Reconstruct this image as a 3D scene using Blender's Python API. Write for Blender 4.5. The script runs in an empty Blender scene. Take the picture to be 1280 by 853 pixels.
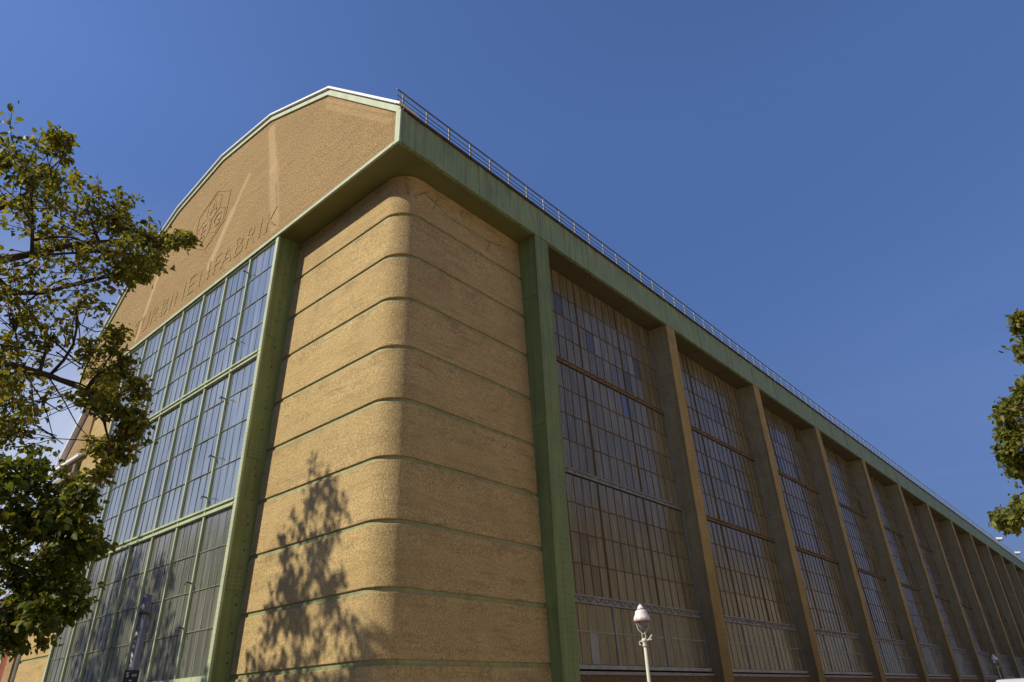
import bpy, math, random
import numpy as np
from mathutils import Vector, Matrix

S = bpy.context.scene
COL = S.collection
random.seed(7)
R = np.random.RandomState(11)

# ------------------------------------------------------------------ camera
cam_d = bpy.data.cameras.new("camera")
cam = bpy.data.objects.new("camera", cam_d)
COL.objects.link(cam)
CAM = Vector((12.029, -9.298, 1.6))
YAW, PITCH, ROLL = 0.7077, 0.4972, -0.0404
fw = Vector((-math.sin(YAW) * math.cos(PITCH), math.cos(YAW) * math.cos(PITCH), math.sin(PITCH)))
rt = fw.cross(Vector((0, 0, 1))).normalized()
up = rt.cross(fw)
r2 = math.cos(ROLL) * rt + math.sin(ROLL) * up
u2 = -math.sin(ROLL) * rt + math.cos(ROLL) * up
cam.matrix_world = Matrix(((r2.x, u2.x, -fw.x, CAM.x), (r2.y, u2.y, -fw.y, CAM.y), (r2.z, u2.z, -fw.z, CAM.z), (0, 0, 0, 1)))
cam_d.sensor_width = 36.0
cam_d.lens = 36.0 * 845.69 / 1280.0
cam_d.clip_end = 4000
cam_d.clip_start = 0.1
S.camera = cam

# ------------------------------------------------------------------ sky, sun, exposure
SUN_TO = Vector((-0.444, -0.818, 0.704)).normalized()
EL = math.asin(SUN_TO.z)
AZ = math.atan2(SUN_TO.x, SUN_TO.y)
world = bpy.data.worlds.new("World")
S.world = world
world.use_nodes = True
nt = world.node_tree
for n in list(nt.nodes):
    nt.nodes.remove(n)
wo = nt.nodes.new("ShaderNodeOutputWorld")
bg = nt.nodes.new("ShaderNodeBackground")
sky = nt.nodes.new("ShaderNodeTexSky")
sky.sky_type = 'NISHITA'
sky.sun_disc = False
sky.sun_elevation = EL
sky.sun_rotation = AZ
sky.altitude = 0
sky.air_density = 1.35
sky.dust_density = 0.5
sky.ozone_density = 7.5
SKY_STRENGTH = 0.14
bg.inputs[1].default_value = SKY_STRENGTH
tc = nt.nodes.new("ShaderNodeTexCoord")
sep = nt.nodes.new("ShaderNodeSeparateXYZ")
nt.links.new(tc.outputs["Generated"], sep.inputs[0])


def wmath(op, a, b=None, c=None, clamp=False):
    n = nt.nodes.new("ShaderNodeMath")
    n.operation = op
    n.use_clamp = clamp
    for i, v in enumerate((a, b, c)):
        if v is None:
            continue
        if isinstance(v, (int, float)):
            n.inputs[i].default_value = v
        else:
            nt.links.new(v, n.inputs[i])
    return n.outputs[0]


den = wmath('ADD', wmath('MAXIMUM', sep.outputs[2], 0.0), 0.16)
cx = wmath('DIVIDE', sep.outputs[0], den)
cy = wmath('DIVIDE', sep.outputs[1], den)
comb = nt.nodes.new("ShaderNodeCombineXYZ")
nt.links.new(cx, comb.inputs[0])
nt.links.new(cy, comb.inputs[1])
mp = nt.nodes.new("ShaderNodeMapping")
mp.inputs["Rotation"].default_value = (0, 0, math.radians(25))
mp.inputs["Scale"].default_value = (0.55, 1.5, 1)
nt.links.new(comb.outputs[0], mp.inputs[0])
cn = nt.nodes.new("ShaderNodeTexNoise")
cn.inputs["Scale"].default_value = 1.3
cn.inputs["Detail"].default_value = 9
cn.inputs["Roughness"].default_value = 0.62
cn.inputs["Distortion"].default_value = 0.6
nt.links.new(mp.outputs[0], cn.inputs["Vector"])
mr = nt.nodes.new("ShaderNodeMapRange")
mr.inputs[1].default_value = 0.24
mr.inputs[2].default_value = 0.66
nt.links.new(cn.outputs[0], mr.inputs[0])
low = nt.nodes.new("ShaderNodeMapRange")
low.interpolation_type = 'SMOOTHSTEP'
low.inputs[1].default_value = 0.62
low.inputs[2].default_value = 0.26
nt.links.new(sep.outputs[2], low.inputs[0])
# thin cirrus, thickened in the unseen west to brighten the front glass reflection
west = nt.nodes.new("ShaderNodeMapRange")
west.interpolation_type = 'SMOOTHSTEP'
west.inputs[1].default_value = 0.15
west.inputs[2].default_value = 1.0
west.inputs[3].default_value = 0.04
west.inputs[4].default_value = 1.0
nt.links.new(wmath('ADD', wmath('MULTIPLY', sep.outputs[0], -0.96), wmath('MULTIPLY', sep.outputs[1], -0.28)), west.inputs[0])
cf = wmath('MULTIPLY', wmath('MULTIPLY', mr.outputs[0], low.outputs[0]), wmath('MULTIPLY', west.outputs[0], 0.95))
wmix = nt.nodes.new("ShaderNodeMixRGB")
nt.links.new(cf, wmix.inputs[0])
# the haze-free autumn sky pales very little towards the horizon
flat = nt.nodes.new("ShaderNodeMapRange")
flat.inputs[1].default_value = 0.05
flat.inputs[2].default_value = 0.7
flat.inputs[3].default_value = 0.0
flat.inputs[4].default_value = 1.0
nt.links.new(sep.outputs[2], flat.inputs[0])
ftint = nt.nodes.new("ShaderNodeMixRGB")
nt.links.new(flat.outputs[0], ftint.inputs[0])
ftint.inputs[1].default_value = (0.20, 0.21, 0.36, 1)
ftint.inputs[2].default_value = (0.86, 0.83, 1.0, 1)
fmul = nt.nodes.new("ShaderNodeMixRGB")
fmul.blend_type = 'MULTIPLY'
fmul.inputs[0].default_value = 1.0
nt.links.new(sky.outputs[0], fmul.inputs[1])
nt.links.new(ftint.outputs[0], fmul.inputs[2])
nt.links.new(fmul.outputs[0], wmix.inputs[1])
wmix.inputs[2].default_value = (4.9, 5.4, 6.6, 1)
nt.links.new(wmix.outputs[0], bg.inputs[0])
nt.links.new(bg.outputs[0], wo.inputs[0])

sun_d = bpy.data.lights.new("sun", 'SUN')
sun_d.energy = 4.8
sun_d.angle = math.radians(0.53)
sun_d.color = (1.0, 0.90, 0.74)
sun = bpy.data.objects.new("sun", sun_d)
COL.objects.link(sun)
sun.rotation_euler = (-SUN_TO).to_track_quat('-Z', 'Y').to_euler()
sun.location = (-30, -50, 60)

S.view_settings.view_transform = 'Standard'
S.view_settings.look = 'None'
S.view_settings.gamma = 1.0
S.view_settings.exposure = 0.0


# ------------------------------------------------------------------ material helpers
class NT:
    def __init__(self, name):
        self.m = bpy.data.materials.new(name)
        self.m.use_nodes = True
        self.t = self.m.node_tree
        self.b = self.t.nodes["Principled BSDF"]
        self.geo = self.t.nodes.new("ShaderNodeNewGeometry")
        self.pos = self.geo.outputs["Position"]

    def link(self, v, sock):
        if isinstance(v, (int, float)):
            sock.default_value = v
        elif isinstance(v, (tuple, list)):
            sock.default_value = v if len(v) == len(sock.default_value) else (*v, 1)
        else:
            self.t.links.new(v, sock)

    def math(self, op, a, b=None, c=None, clamp=False):
        n = self.t.nodes.new("ShaderNodeMath")
        n.operation = op
        n.use_clamp = clamp
        for i, v in enumerate((a, b, c)):
            if v is not None:
                self.link(v, n.inputs[i])
        return n.outputs[0]

    def vec(self, op, a, b=None):
        n = self.t.nodes.new("ShaderNodeVectorMath")
        n.operation = op
        self.link(a, n.inputs[0])
        if b is not None:
            self.link(b, n.inputs[1])
        return n.outputs["Value"] if op in ('DOT_PRODUCT', 'LENGTH', 'DISTANCE') else n.outputs[0]

    def scaled(self, s):
        return self.vec('MULTIPLY', self.pos, s)

    def noise(self, s=(1, 1, 1), scale=1.0, detail=4, rough=0.55, dist=0.0, off=(0, 0, 0)):
        v = self.scaled(s)
        if any(off):
            v = self.vec('ADD', v, off)
        n = self.t.nodes.new("ShaderNodeTexNoise")
        n.inputs["Scale"].default_value = scale
        n.inputs["Detail"].default_value = detail
        n.inputs["Roughness"].default_value = rough
        n.inputs["Distortion"].default_value = dist
        self.t.links.new(v, n.inputs["Vector"])
        return n.outputs[0]

    def rng(self, v, a, b, c=0.0, d=1.0, smooth=False):
        n = self.t.nodes.new("ShaderNodeMapRange")
        if smooth:
            n.interpolation_type = 'SMOOTHSTEP'
        for i, x in enumerate((v, a, b, c, d)):
            self.link(x, n.inputs[i])
        return n.outputs[0]

    def mix(self, f, a, b, mode='MIX'):
        n = self.t.nodes.new("ShaderNodeMixRGB")
        n.blend_type = mode
        self.link(f, n.inputs[0])
        self.link(a, n.inputs[1])
        self.link(b, n.inputs[2])
        return n.outputs[0]

    def bump(self, h, strength, dist, normal=None):
        n = self.t.nodes.new("ShaderNodeBump")
        n.inputs["Strength"].default_value = strength
        n.inputs["Distance"].default_value = dist
        self.t.links.new(h, n.inputs["Height"])
        if normal is not None:
            self.t.links.new(normal, n.inputs["Normal"])
        return n.outputs[0]

    def seg(self, a, b, mask=(1, 1, 1)):
        """distance from the surface point to segment a-b, ignoring axes masked out"""
        mk = Vector(mask)
        a = Vector(a) * 1.0
        b = Vector(b) * 1.0
        a = Vector([a[i] * mk[i] for i in range(3)])
        b = Vector([b[i] * mk[i] for i in range(3)])
        p = self.scaled(tuple(mk))
        ab = b - a
        pa = self.vec('SUBTRACT', p, tuple(a))
        t = self.math('DIVIDE', self.vec('DOT_PRODUCT', pa, tuple(ab)), ab.length_squared, clamp=True)
        n = self.t.nodes.new("ShaderNodeVectorMath")
        n.operation = 'SCALE'
        n.inputs[0].default_value = tuple(ab)
        self.t.links.new(t, n.inputs["Scale"])
        return self.vec('DISTANCE', pa, n.outputs[0])

    def done(self, color=None, rough=None, normal=None, spec=0.3, metal=0.0):
        if color is not None:
            self.link(color, self.b.inputs["Base Color"])
        if rough is not None:
            self.link(rough, self.b.inputs["Roughness"])
        if normal is not None:
            self.t.links.new(normal, self.b.inputs["Normal"])
        self.b.inputs["Specular IOR Level"].default_value = spec
        self.b.inputs["Metallic"].default_value = metal
        return self.m


def concrete(name, base, streaks=(), cracks=(), mask=(1, 1, 1), dark=(0.13, 0.10, 0.065), bump=0.85, bands=False, gs=23.0):
    t = NT(name)
    big = t.noise(scale=0.35, detail=5)
    hz = t.noise(s=(0.5, 0.5, 5.5), scale=1.0, detail=7, rough=0.65)
    hz2 = t.noise(s=(0.9, 0.9, 9), scale=1.6, detail=6, rough=0.6, off=(7, 3, 1))
    grit = t.noise(scale=gs, detail=3, rough=0.75)
    grit2 = t.noise(scale=11, detail=3, rough=0.6, off=(3, 9, 4))
    c = t.mix(t.rng(big, 0.35, 0.7), tuple(x * 0.88 for x in base), tuple(x * 1.08 for x in base))
    c = t.mix(t.math('MULTIPLY', t.rng(hz, 0.5, 0.74), 0.42), c, dark)
    c = t.mix(t.math('MULTIPLY', t.math('MULTIPLY', t.rng(hz2, 0.54, 0.66), t.rng(big, 0.4, 0.6)), 0.5), c, tuple(x * 0.7 for x in dark))
    c = t.mix(t.math('MULTIPLY', t.rng(grit, 0.5, 0.34), 0.85), c, tuple(x * 0.45 for x in base))
    c = t.mix(t.math('MULTIPLY', t.rng(grit, 0.53, 0.66), 0.75), c, tuple(min(0.8, x * 1.5 + 0.04) for x in base))
    if bands:
        # run-off dirt that collects under each groove of the banded wall
        sz = t.t.nodes.new("ShaderNodeSeparateXYZ")
        t.t.links.new(t.pos, sz.inputs[0])
        # every pour has its own tone
        lift = t.math('FLOOR', t.math('DIVIDE', t.math('SUBTRACT', sz.outputs[2], 2.59), 1.558))
        tone = t.math('FRACT', t.math('MULTIPLY', t.math('SINE', t.math('MULTIPLY', t.math('ADD', lift, 3.0), 12.9898)), 43.758))
        c = t.mix(t.math('MULTIPLY', tone, 0.22), c, tuple(x * 0.62 for x in base))
        cloud = t.noise(s=(0.55, 0.55, 1.0), scale=1.0, detail=7, rough=0.62, dist=0.8, off=(2, 8, 3))
        c = t.mix(t.math('MULTIPLY', t.rng(cloud, 0.48, 0.68), 0.38), c, (base[0] * 0.62, base[1] * 0.60, base[2] * 0.55))
        fr = t.math('FRACT', t.math('DIVIDE', t.math('SUBTRACT', sz.outputs[2], 2.59), 1.558))
        pat = t.noise(s=(1.1, 1.1, 0.8), scale=1.3, detail=6, rough=0.68, off=(5, 1, 2))
        drip = t.noise(s=(5, 5, 0.5), scale=1.0, detail=5, rough=0.6, off=(8, 2, 6))
        lowd = t.math('ADD', fr, t.math('MULTIPLY', t.math('SUBTRACT', drip, 0.5), 0.9))
        f1 = t.math('MULTIPLY', t.math('MULTIPLY', t.rng(lowd, 0.62, 1.0), t.rng(pat, 0.5, 0.7)), 0.55)
        c = t.mix(f1, c, (0.10, 0.078, 0.05))
        f2 = t.math('MULTIPLY', t.rng(pat, 0.5, 0.36), 0.16)
        c = t.mix(f2, c, tuple(min(0.7, x * 1.25) for x in base))
    wob = t.math('MULTIPLY', t.math('SUBTRACT', t.noise(scale=2.2, detail=4, rough=0.65), 0.5), 0.5)
    for (a, b, w, amt) in streaks:
        d = t.math('ADD', t.seg(a, b, mask), t.math('MULTIPLY', wob, w * 1.1))
        f = t.math('MULTIPLY', t.rng(d, w, w * 0.45), amt)
        c = t.mix(f, c, (min(0.7, base[0] * 1.34 + .03), min(0.6, base[1] * 1.36 + .03), min(.5, base[2] * 1.5 + .03)))
    cd = None
    for (a, b) in cracks:
        d = t.math('ADD', t.seg(a, b, mask), t.math('MULTIPLY', wob, 0.22))
        d = t.math('ABSOLUTE', d) if False else d
        cd = d if cd is None else t.math('MINIMUM', cd, d)
    h = t.math('ADD', grit, t.math('MULTIPLY', grit2, 0.35))
    nb = t.bump(h, bump, 0.06)
    if cd is not None:
        f = t.math('MULTIPLY', t.rng(cd, 0.024, 0.006), 0.5)
        c = t.mix(f, c, (0.06, 0.045, 0.03))
        soft = t.math('MULTIPLY', t.rng(cd, 0.12, 0.03), 0.1)
        c = t.mix(soft, c, (0.10, 0.07, 0.045))
    return t.done(c, 0.93, nb, spec=0.15)


def paint(name, base, dirt=(0.09, 0.075, 0.04), dirt_amt=0.5, rough=0.55, rust=0.0, streak=True, spec=0.35):
    t = NT(name)
    n1 = t.noise(scale=1.1, detail=6, rough=0.6)
    v = t.noise(s=(6, 6, 0.35), scale=1.0, detail=5, rough=0.6, off=(2, 5, 1))
    sp = t.noise(scale=26, detail=3, rough=0.65)
    c = t.mix(t.rng(n1, 0.3, 0.7), tuple(x * 0.86 for x in base), tuple(x * 1.1 for x in base))
    if streak:
        c = t.mix(t.math('MULTIPLY', t.rng(v, 0.45, 0.78), dirt_amt), c, dirt)
    c = t.mix(t.math('MULTIPLY', t.rng(sp, 0.62, 0.74), 0.35), c, dirt)
    if rust > 0:
        rn = t.noise(s=(1.4, 1.4, 0.5), scale=1.6, detail=7, rough=0.7, off=(9, 1, 4))
        c = t.mix(t.math('MULTIPLY', t.rng(rn, 0.56, 0.72), rust), c, (0.17, 0.075, 0.022))
    nb = t.bump(t.math('ADD', sp, t.math('MULTIPLY', n1, 2.0)), 0.22, 0.012)
    return t.done(c, t.rng(n1, 0.3, 0.7, rough - 0.1, rough + 0.15), nb, spec=spec)


def rusted_steel(name, face, low):
    """dusty weathered steel that turns rust brown towards the foot of each column (water stains)"""
    t = NT(name)
    n1 = t.noise(scale=1.3, detail=6, rough=0.62)
    v = t.noise(s=(7, 7, 0.3), scale=1.0, detail=5, rough=0.65)
    sp = t.noise(s=(1, 1, 0.6), scale=24, detail=4, rough=0.7)
    sepz = t.t.nodes.new("ShaderNodeSeparateXYZ")
    t.t.links.new(t.pos, sepz.inputs[0])
    z = sepz.outputs[2]
    c = t.mix(t.rng(n1, 0.3, 0.7), tuple(x * 0.82 for x in face), tuple(x * 1.15 for x in face))
    c = t.mix(t.math('MULTIPLY', t.rng(v, 0.45, 0.72), 0.45), c, tuple(x * 0.5 for x in face))
    c = t.mix(t.math('MULTIPLY', t.rng(sp, 0.48, 0.7), 0.5), c, (0.10, 0.05, 0.018))
    f = t.math('MULTIPLY', t.rng(t.math('ADD', z, t.math('MULTIPLY', t.math('SUBTRACT', v, 0.5), 9.0)), 7.5, 1.5), low)
    c = t.mix(f, c, (0.13, 0.062, 0.018))
    nb = t.bump(sp, 0.5, 0.015)
    return t.done(c, 0.75, nb, spec=0.2)


def glass(name, dust, dust2, rough=0.13, ior=1.7, warm=(0.16, 0.12, 0.06), wob=0.25):
    t = NT(name)
    oi = t.t.nodes.new("ShaderNodeObjectInfo")
    rnd = t.math('FRACT', t.math('ADD', oi.outputs["Random"], t.geo.outputs["Random Per Island"]))
    rnd2 = t.math('FRACT', t.math('MULTIPLY', rnd, 7.31))
    v = t.noise(s=(14, 14, 0.45), scale=1.0, detail=6, rough=0.65)
    blot = t.noise(scale=0.8, detail=5, rough=0.6, off=(4, 4, 4))
    c = t.mix(rnd, dust, dust2)
    c = t.mix(t.math('MULTIPLY', t.rng(rnd2, 0.72, 1.0), 0.6), c, warm)
    c = t.mix(t.math('MULTIPLY', t.rng(v, 0.5, 0.75), 0.7), c, tuple(min(0.5, x * 2.0 + 0.03) for x in dust2))
    c = t.mix(t.math('MULTIPLY', t.rng(v, 0.46, 0.3), 0.5), c, tuple(x * 0.4 for x in dust))
    rnd3 = t.math('FRACT', t.math('MULTIPLY', rnd, 23.7))
    c = t.mix(t.math('MULTIPLY', t.rng(rnd3, 0.975, 0.98), 0.4), c, (0.30, 0.29, 0.25))
    c = t.mix(t.math('MULTIPLY', t.rng(rnd3, 0.025, 0.02), 0.55), c, (0.03, 0.028, 0.022))
    r = t.math('ADD', t.rng(blot, 0.3, 0.7, rough * 0.8, rough * 1.7), t.math('MULTIPLY', t.rng(v, 0.4, 0.75), 0.14))
    wave = t.noise(s=(1.0, 1.0, 0.6), scale=2.6, detail=2, rough=0.5, off=(1, 2, 8))
    nb = t.bump(wave, wob, 0.03)
    t.b.inputs["IOR"].default_value = ior
    return t.done(c, r, nb, spec=0.5)


def plain(name, col, rough=0.6, metal=0.0, spec=0.3, var=0.15, scale=3.0, bump=0.0):
    t = NT(name)
    n = t.noise(scale=scale, detail=5, rough=0.6)
    c = t.mix(t.rng(n, 0.3, 0.7), tuple(x * (1 - var) for x in col), tuple(min(1, x * (1 + var)) for x in col))
    nb = t.bump(t.noise(scale=scale * 9, detail=3), bump, 0.02) if bump else None
    return t.done(c, rough, nb, spec, metal)


def leaf_mat(name, cols, trans=0.5):
    t = NT(name)
    ri = t.geo.outputs["Random Per Island"]
    ramp = t.t.nodes.new("ShaderNodeValToRGB")
    el = ramp.color_ramp.elements
    while len(el) < len(cols):
        el.new(0.5)
    for i, (p, c) in enumerate(cols):
        el[i].position = p
        el[i].color = (*c, 1)
    t.t.links.new(ri, ramp.inputs[0])
    c = ramp.outputs[0]
    t.link(c, t.b.inputs["Base Color"])
    t.b.inputs["Roughness"].default_value = 0.5
    t.b.inputs["Specular IOR Level"].default_value = 0.35
    tr = t.t.nodes.new("ShaderNodeBsdfTranslucent")
    t.link(t.mix(1.0, c, (1.0, 0.95, 0.45), 'MULTIPLY'), tr.inputs[0])
    mx = t.t.nodes.new("ShaderNodeMixShader")
    mx.inputs[0].default_value = trans
    t.t.links.new(t.b.outputs[0], mx.inputs[1])
    t.t.links.new(tr.outputs[0], mx.inputs[2])
    out = [n for n in t.t.nodes if n.type == 'OUTPUT_MATERIAL'][0]
    t.t.links.new(mx.outputs[0], out.inputs[0])
    return t.m


CONC = (0.58, 0.418, 0.188)
GAB_STREAKS = [((-8.75, 0, 23.3), (-7.95, 0, 20.7), 0.34, 0.6), ((-7.95, 0, 20.7), (-7.1, 0, 17.4), 0.42, 0.5),
               ((-10.1, 0, 21.6), (-10.75, 0, 20.6), 0.22, 0.6), ((-10.95, 0, 20.3), (-12.2, 0, 18.1), 0.30, 0.75),
               ((-17.9, 0, 20.7), (-18.7, 0, 17.2), 0.24, 0.75), ((-4.5, 0, 21.5), (-0.6, 0, 17.9), 0.15, 0.35),
               ((-4.6, 0, 21.9), (-0.7, 0, 18.35), 0.10, 0.4)]
GAB_CRACKS = [((-7.5, 0, 19.6), (-7.2, 0, 18.4))]
PYL_CRACKS = [((-0.72, 1.05, 16.5), (-0.72, 1.12, 15.8)), ((-0.72, 1.3, 15.8), (-0.72, 1.75, 16.2)), ((-0.72, 1.75, 16.1), (-0.72, 2.9, 15.75)),
              ((-0.72, 2.9, 15.75), (-0.72, 4.6, 15.8)), ((-0.72, 4.6, 15.8), (-0.72, 5.5, 16.0)), ((-0.72, 2.2, 16.2), (-0.72, 2.0, 15.5)),
              ((-0.72, 4.7, 15.8), (-0.72, 4.5, 15.35))]
M_gable = concrete("rough_concrete_gable", (0.44, 0.30, 0.135), GAB_STREAKS, GAB_CRACKS, mask=(1, 0, 1), bump=1.0, gs=15.0)
M_pylon = concrete("rough_concrete_pylon", CONC, (), PYL_CRACKS, mask=(0, 1, 1), bands=True, bump=0.55)
M_render = concrete("tan_render", (0.40, 0.28, 0.14), bump=0.5)
M_letter = concrete("concrete_letter", (0.45, 0.31, 0.142), bump=0.9, gs=15.0)
M_fascia = paint("pale_green_paint", (0.42, 0.49, 0.31), dirt_amt=0.35)
M_mullion = paint("pale_green_mullion_paint", (0.47, 0.54, 0.33), dirt_amt=0.4, rust=0.3)
M_green = paint("green_paint", (0.205, 0.27, 0.095), dirt=(0.07, 0.065, 0.028), dirt_amt=0.6, rust=0.35)
M_girder = paint("girder_green_paint", (0.29, 0.37, 0.165), dirt=(0.08, 0.065, 0.03), dirt_amt=0.7, rust=0.45)
M_soffit = paint("soffit_olive_paint", (0.19, 0.18, 0.06), dirt=(0.05, 0.042, 0.018), dirt_amt=0.3, streak=False)
M_soffit2 = paint("soffit_brown_paint", (0.13, 0.105, 0.05), dirt=(0.05, 0.04, 0.02), dirt_amt=0.3, streak=False)
M_strip = paint("groove_green_paint", (0.33, 0.355, 0.175), dirt=(0.10, 0.08, 0.04), dirt_amt=0.5)
M_white = plain("white_metal_flashing", (0.78, 0.79, 0.78), 0.45, var=0.05)
M_lip = plain("dark_rusty_gutter", (0.09, 0.06, 0.035), 0.7, var=0.4)
M_rail = paint("railing_paint", (0.17, 0.16, 0.08), dirt=(0.06, 0.045, 0.02), dirt_amt=0.5)
M_railpost = paint("railing_post_paint", (0.40, 0.40, 0.27), dirt_amt=0.3)
M_colface = rusted_steel("weathered_column_face", (0.44, 0.315, 0.115), 0.5)
M_colweb = rusted_steel("weathered_column_web", (0.34, 0.30, 0.17), 0.55)
M_rustbar = rusted_steel("rusty_window_bar", (0.19, 0.122, 0.062), 0.0)
M_rusttruss = rusted_steel("rusty_truss_transom", (0.25, 0.17, 0.09), 0.0)
M_zinc = plain("galvanised_steel", (0.27, 0.265, 0.25), 0.5, var=0.25, metal=0.1)
M_zinc2 = plain("dull_galvanised_bar", (0.34, 0.33, 0.29), 0.55, var=0.3)
M_frontbar = plain("dark_front_bar", (0.19, 0.20, 0.13), 0.6, var=0.3)
M_plinth = concrete("brown_plinth_render", (0.20, 0.125, 0.062), bump=0.5)
M_glassF = glass("dusty_sky_tinted_glass", (0.135, 0.165, 0.185), (0.19, 0.225, 0.245), rough=0.06, ior=4.2, warm=(0.16, 0.185, 0.19))  # bluish base colour stands in for the bright sky reflected in the upper panes
M_glassL = glass("dull_lower_front_glass", (0.115, 0.118, 0.088), (0.165, 0.168, 0.13), rough=0.08, ior=2.8, warm=(0.15, 0.15, 0.09))  # lower panes: olive dust base, without the painted sky reflection
M_glassS = glass("dusty_side_glass", (0.145, 0.128, 0.07), (0.19, 0.168, 0.096), rough=0.13, ior=1.52, warm=(0.19, 0.155, 0.08))
M_paneblue = plain("clean_blue_pane", (0.12, 0.135, 0.19), 0.15, spec=0.5, var=0.1)
M_panegrey = plain("grey_patched_pane", (0.28, 0.28, 0.26), 0.35, var=0.2)
M_paneyellow = glass("yellowish_pane", (0.15, 0.12, 0.045), (0.19, 0.15, 0.055), rough=0.15, ior=1.6)
M_dark = plain("dark_interior", (0.02, 0.018, 0.015), 0.9)
M_roof = plain("roofing_felt", (0.11, 0.11, 0.105), 0.85, var=0.2, bump=0.3)


# ------------------------------------------------------------------ mesh helpers
class MB:
    def __init__(self):
        self.v = []
        self.f = []

    def quad(self, a, b, c, d):
        i = len(self.v)
        self.v += [tuple(a), tuple(b), tuple(c), tuple(d)]
        self.f.append((i, i + 1, i + 2, i + 3))
        return self

    def box(self, x0, x1, y0, y1, z0, z1):
        i = len(self.v)
        self.v += [(x, y, z) for z in (z0, z1) for y in (y0, y1) for x in (x0, x1)]
        for q in ((0, 2, 3, 1), (4, 5, 7, 6), (0, 1, 5, 4), (2, 6, 7, 3), (0, 4, 6, 2), (1, 3, 7, 5)):
            self.f.append(tuple(i + k for k in q))
        return self

    def hexa(self, p):
        """eight corners: bottom 4 counter-clockwise, top 4 the same way"""
        i = len(self.v)
        self.v += [tuple(q) for q in p]
        for q in ((3, 2, 1, 0), (4, 5, 6, 7), (0, 1, 5, 4), (1, 2, 6, 5), (2, 3, 7, 6), (3, 0, 4, 7)):
            self.f.append(tuple(i + k for k in q))
        return self

    def beam(self, a, b, w, h, upv=(0, 0, 1)):
        a, b = Vector(a), Vector(b)
        d = (b - a).normalized()
        s = d.cross(Vector(upv))
        if s.length < 1e-4:
            s = d.cross(Vector((0, 1, 0)))
        s.normalize()
        t = s.cross(d)
        s *= w / 2
        t *= h / 2
        return self.hexa([a - s - t, a + s - t, a + s + t, a - s + t, b - s - t, b + s - t, b + s + t, b - s + t])

    def tube(self, pts, radii, n=8, cap=True):
        pts = [Vector(p) for p in pts]
        if not isinstance(radii, (list, tuple)):
            radii = [radii] * len(pts)
        base = len(self.v)
        prev = None
        for k, p in enumerate(pts):
            if k == 0:
                d = pts[1] - p
            elif k == len(pts) - 1:
                d = p - pts[k - 1]
            else:
                d = pts[k + 1] - pts[k - 1]
            d.normalize()
            if prev is None:
                s = d.orthogonal().normalized()
            else:
                s = prev - d * prev.dot(d)
                s = s.normalized() if s.length > 1e-5 else d.orthogonal().normalized()
            prev = s
            t = d.cross(s)
            for j in range(n):
                a = 2 * math.pi * j / n
                self.v.append(tuple(p + (s * math.cos(a) + t * math.sin(a)) * radii[k]))
        for k in range(len(pts) - 1):
            for j in range(n):
                a = base + k * n + j
                b = base + k * n + (j + 1) % n
                self.f.append((a, b, b + n, a + n))
        if cap:
            self.f.append(tuple(base + j for j in reversed(range(n))))
            e = base + (len(pts) - 1) * n
            self.f.append(tuple(e + j for j in range(n)))
        return self

    def lathe(self, prof, c=(0, 0, 0), n=20):
        base = len(self.v)
        for (r, z) in prof:
            for j in range(n):
                a = 2 * math.pi * j / n
                self.v.append((c[0] + r * math.cos(a), c[1] + r * math.sin(a), c[2] + z))
        for k in range(len(prof) - 1):
            for j in range(n):
                a = base + k * n + j
                b = base + k * n + (j + 1) % n
                self.f.append((a, b, b + n, a + n))
        self.f.append(tuple(base + j for j in reversed(range(n))))
        e = base + (len(prof) - 1) * n
        self.f.append(tuple(e + j for j in range(n)))
        return self

    def prism(self, poly, axis, a, b):
        """extrude a closed 2-D polygon along an axis ('y': poly is (x,z); 'z': poly is (x,y); 'x': poly is (y,z))"""
        i = len(self.v)
        n = len(poly)
        for k in (a, b):
            for (p, q) in poly:
                self.v.append({'y': (p, k, q), 'z': (p, q, k), 'x': (k, p, q)}[axis])
        self.f.append(tuple(i + j for j in range(n)))
        self.f.append(tuple(i + n + j for j in reversed(range(n))))
        for j in range(n):
            k = (j + 1) % n
            self.f.append((i + k, i + j, i + n + j, i + n + k))
        return self

    def rivet(self, c, nrm, r=0.019):
        nrm = Vector(nrm)
        s = nrm.orthogonal().normalized()
        t = nrm.cross(s)
        c = Vector(c)
        i = len(self.v)
        for j in range(6):
            a = math.pi * j / 3
            self.v.append(tuple(c + (s * math.cos(a) + t * math.sin(a)) * r))
        self.v.append(tuple(c + nrm * r * 0.8))
        for j in range(6):
            self.f.append((i + j, i + (j + 1) % 6, i + 6))
        return self

    def mesh(self, name, mat, smooth=False):
        me = bpy.data.meshes.new(name)
        me.from_pydata(self.v, [], self.f)
        me.materials.append(mat)
        me.update()
        import bmesh
        bm = bmesh.new()
        bm.from_mesh(me)
        bmesh.ops.recalc_face_normals(bm, faces=bm.faces)
        bm.to_mesh(me)
        bm.free()
        if smooth:
            me.polygons.foreach_set("use_smooth", [True] * len(me.polygons))
        return me

    def obj(self, name, mat, parent=None, kind=None, smooth=False, bevel=0.0):
        o = link(name, self.mesh(name, mat, smooth), parent)
        if kind:
            o["kind"] = kind
        if bevel:
            b = o.modifiers.new("edge", 'BEVEL')
            b.width = bevel
            b.segments = 2
            b.limit_method = 'ANGLE'
        return o


def link(name, data, parent=None, loc=None):
    o = bpy.data.objects.new(name, data)
    COL.objects.link(o)
    if parent is not None:
        o.parent = parent
    if loc is not None:
        o.location = loc
    return o


def tag(o, label, cat, group=None):
    o["label"] = label
    o["category"] = cat
    if group:
        o["group"] = group
    return o


def thing(name, label, cat, loc=(0, 0, 0), group=None, rz=0.0):
    o = bpy.data.objects.new(name, None)
    COL.objects.link(o)
    o.location = loc
    o.rotation_euler = (0, 0, rz)
    o.empty_display_size = 0.5
    return tag(o, label, cat, group)


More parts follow.
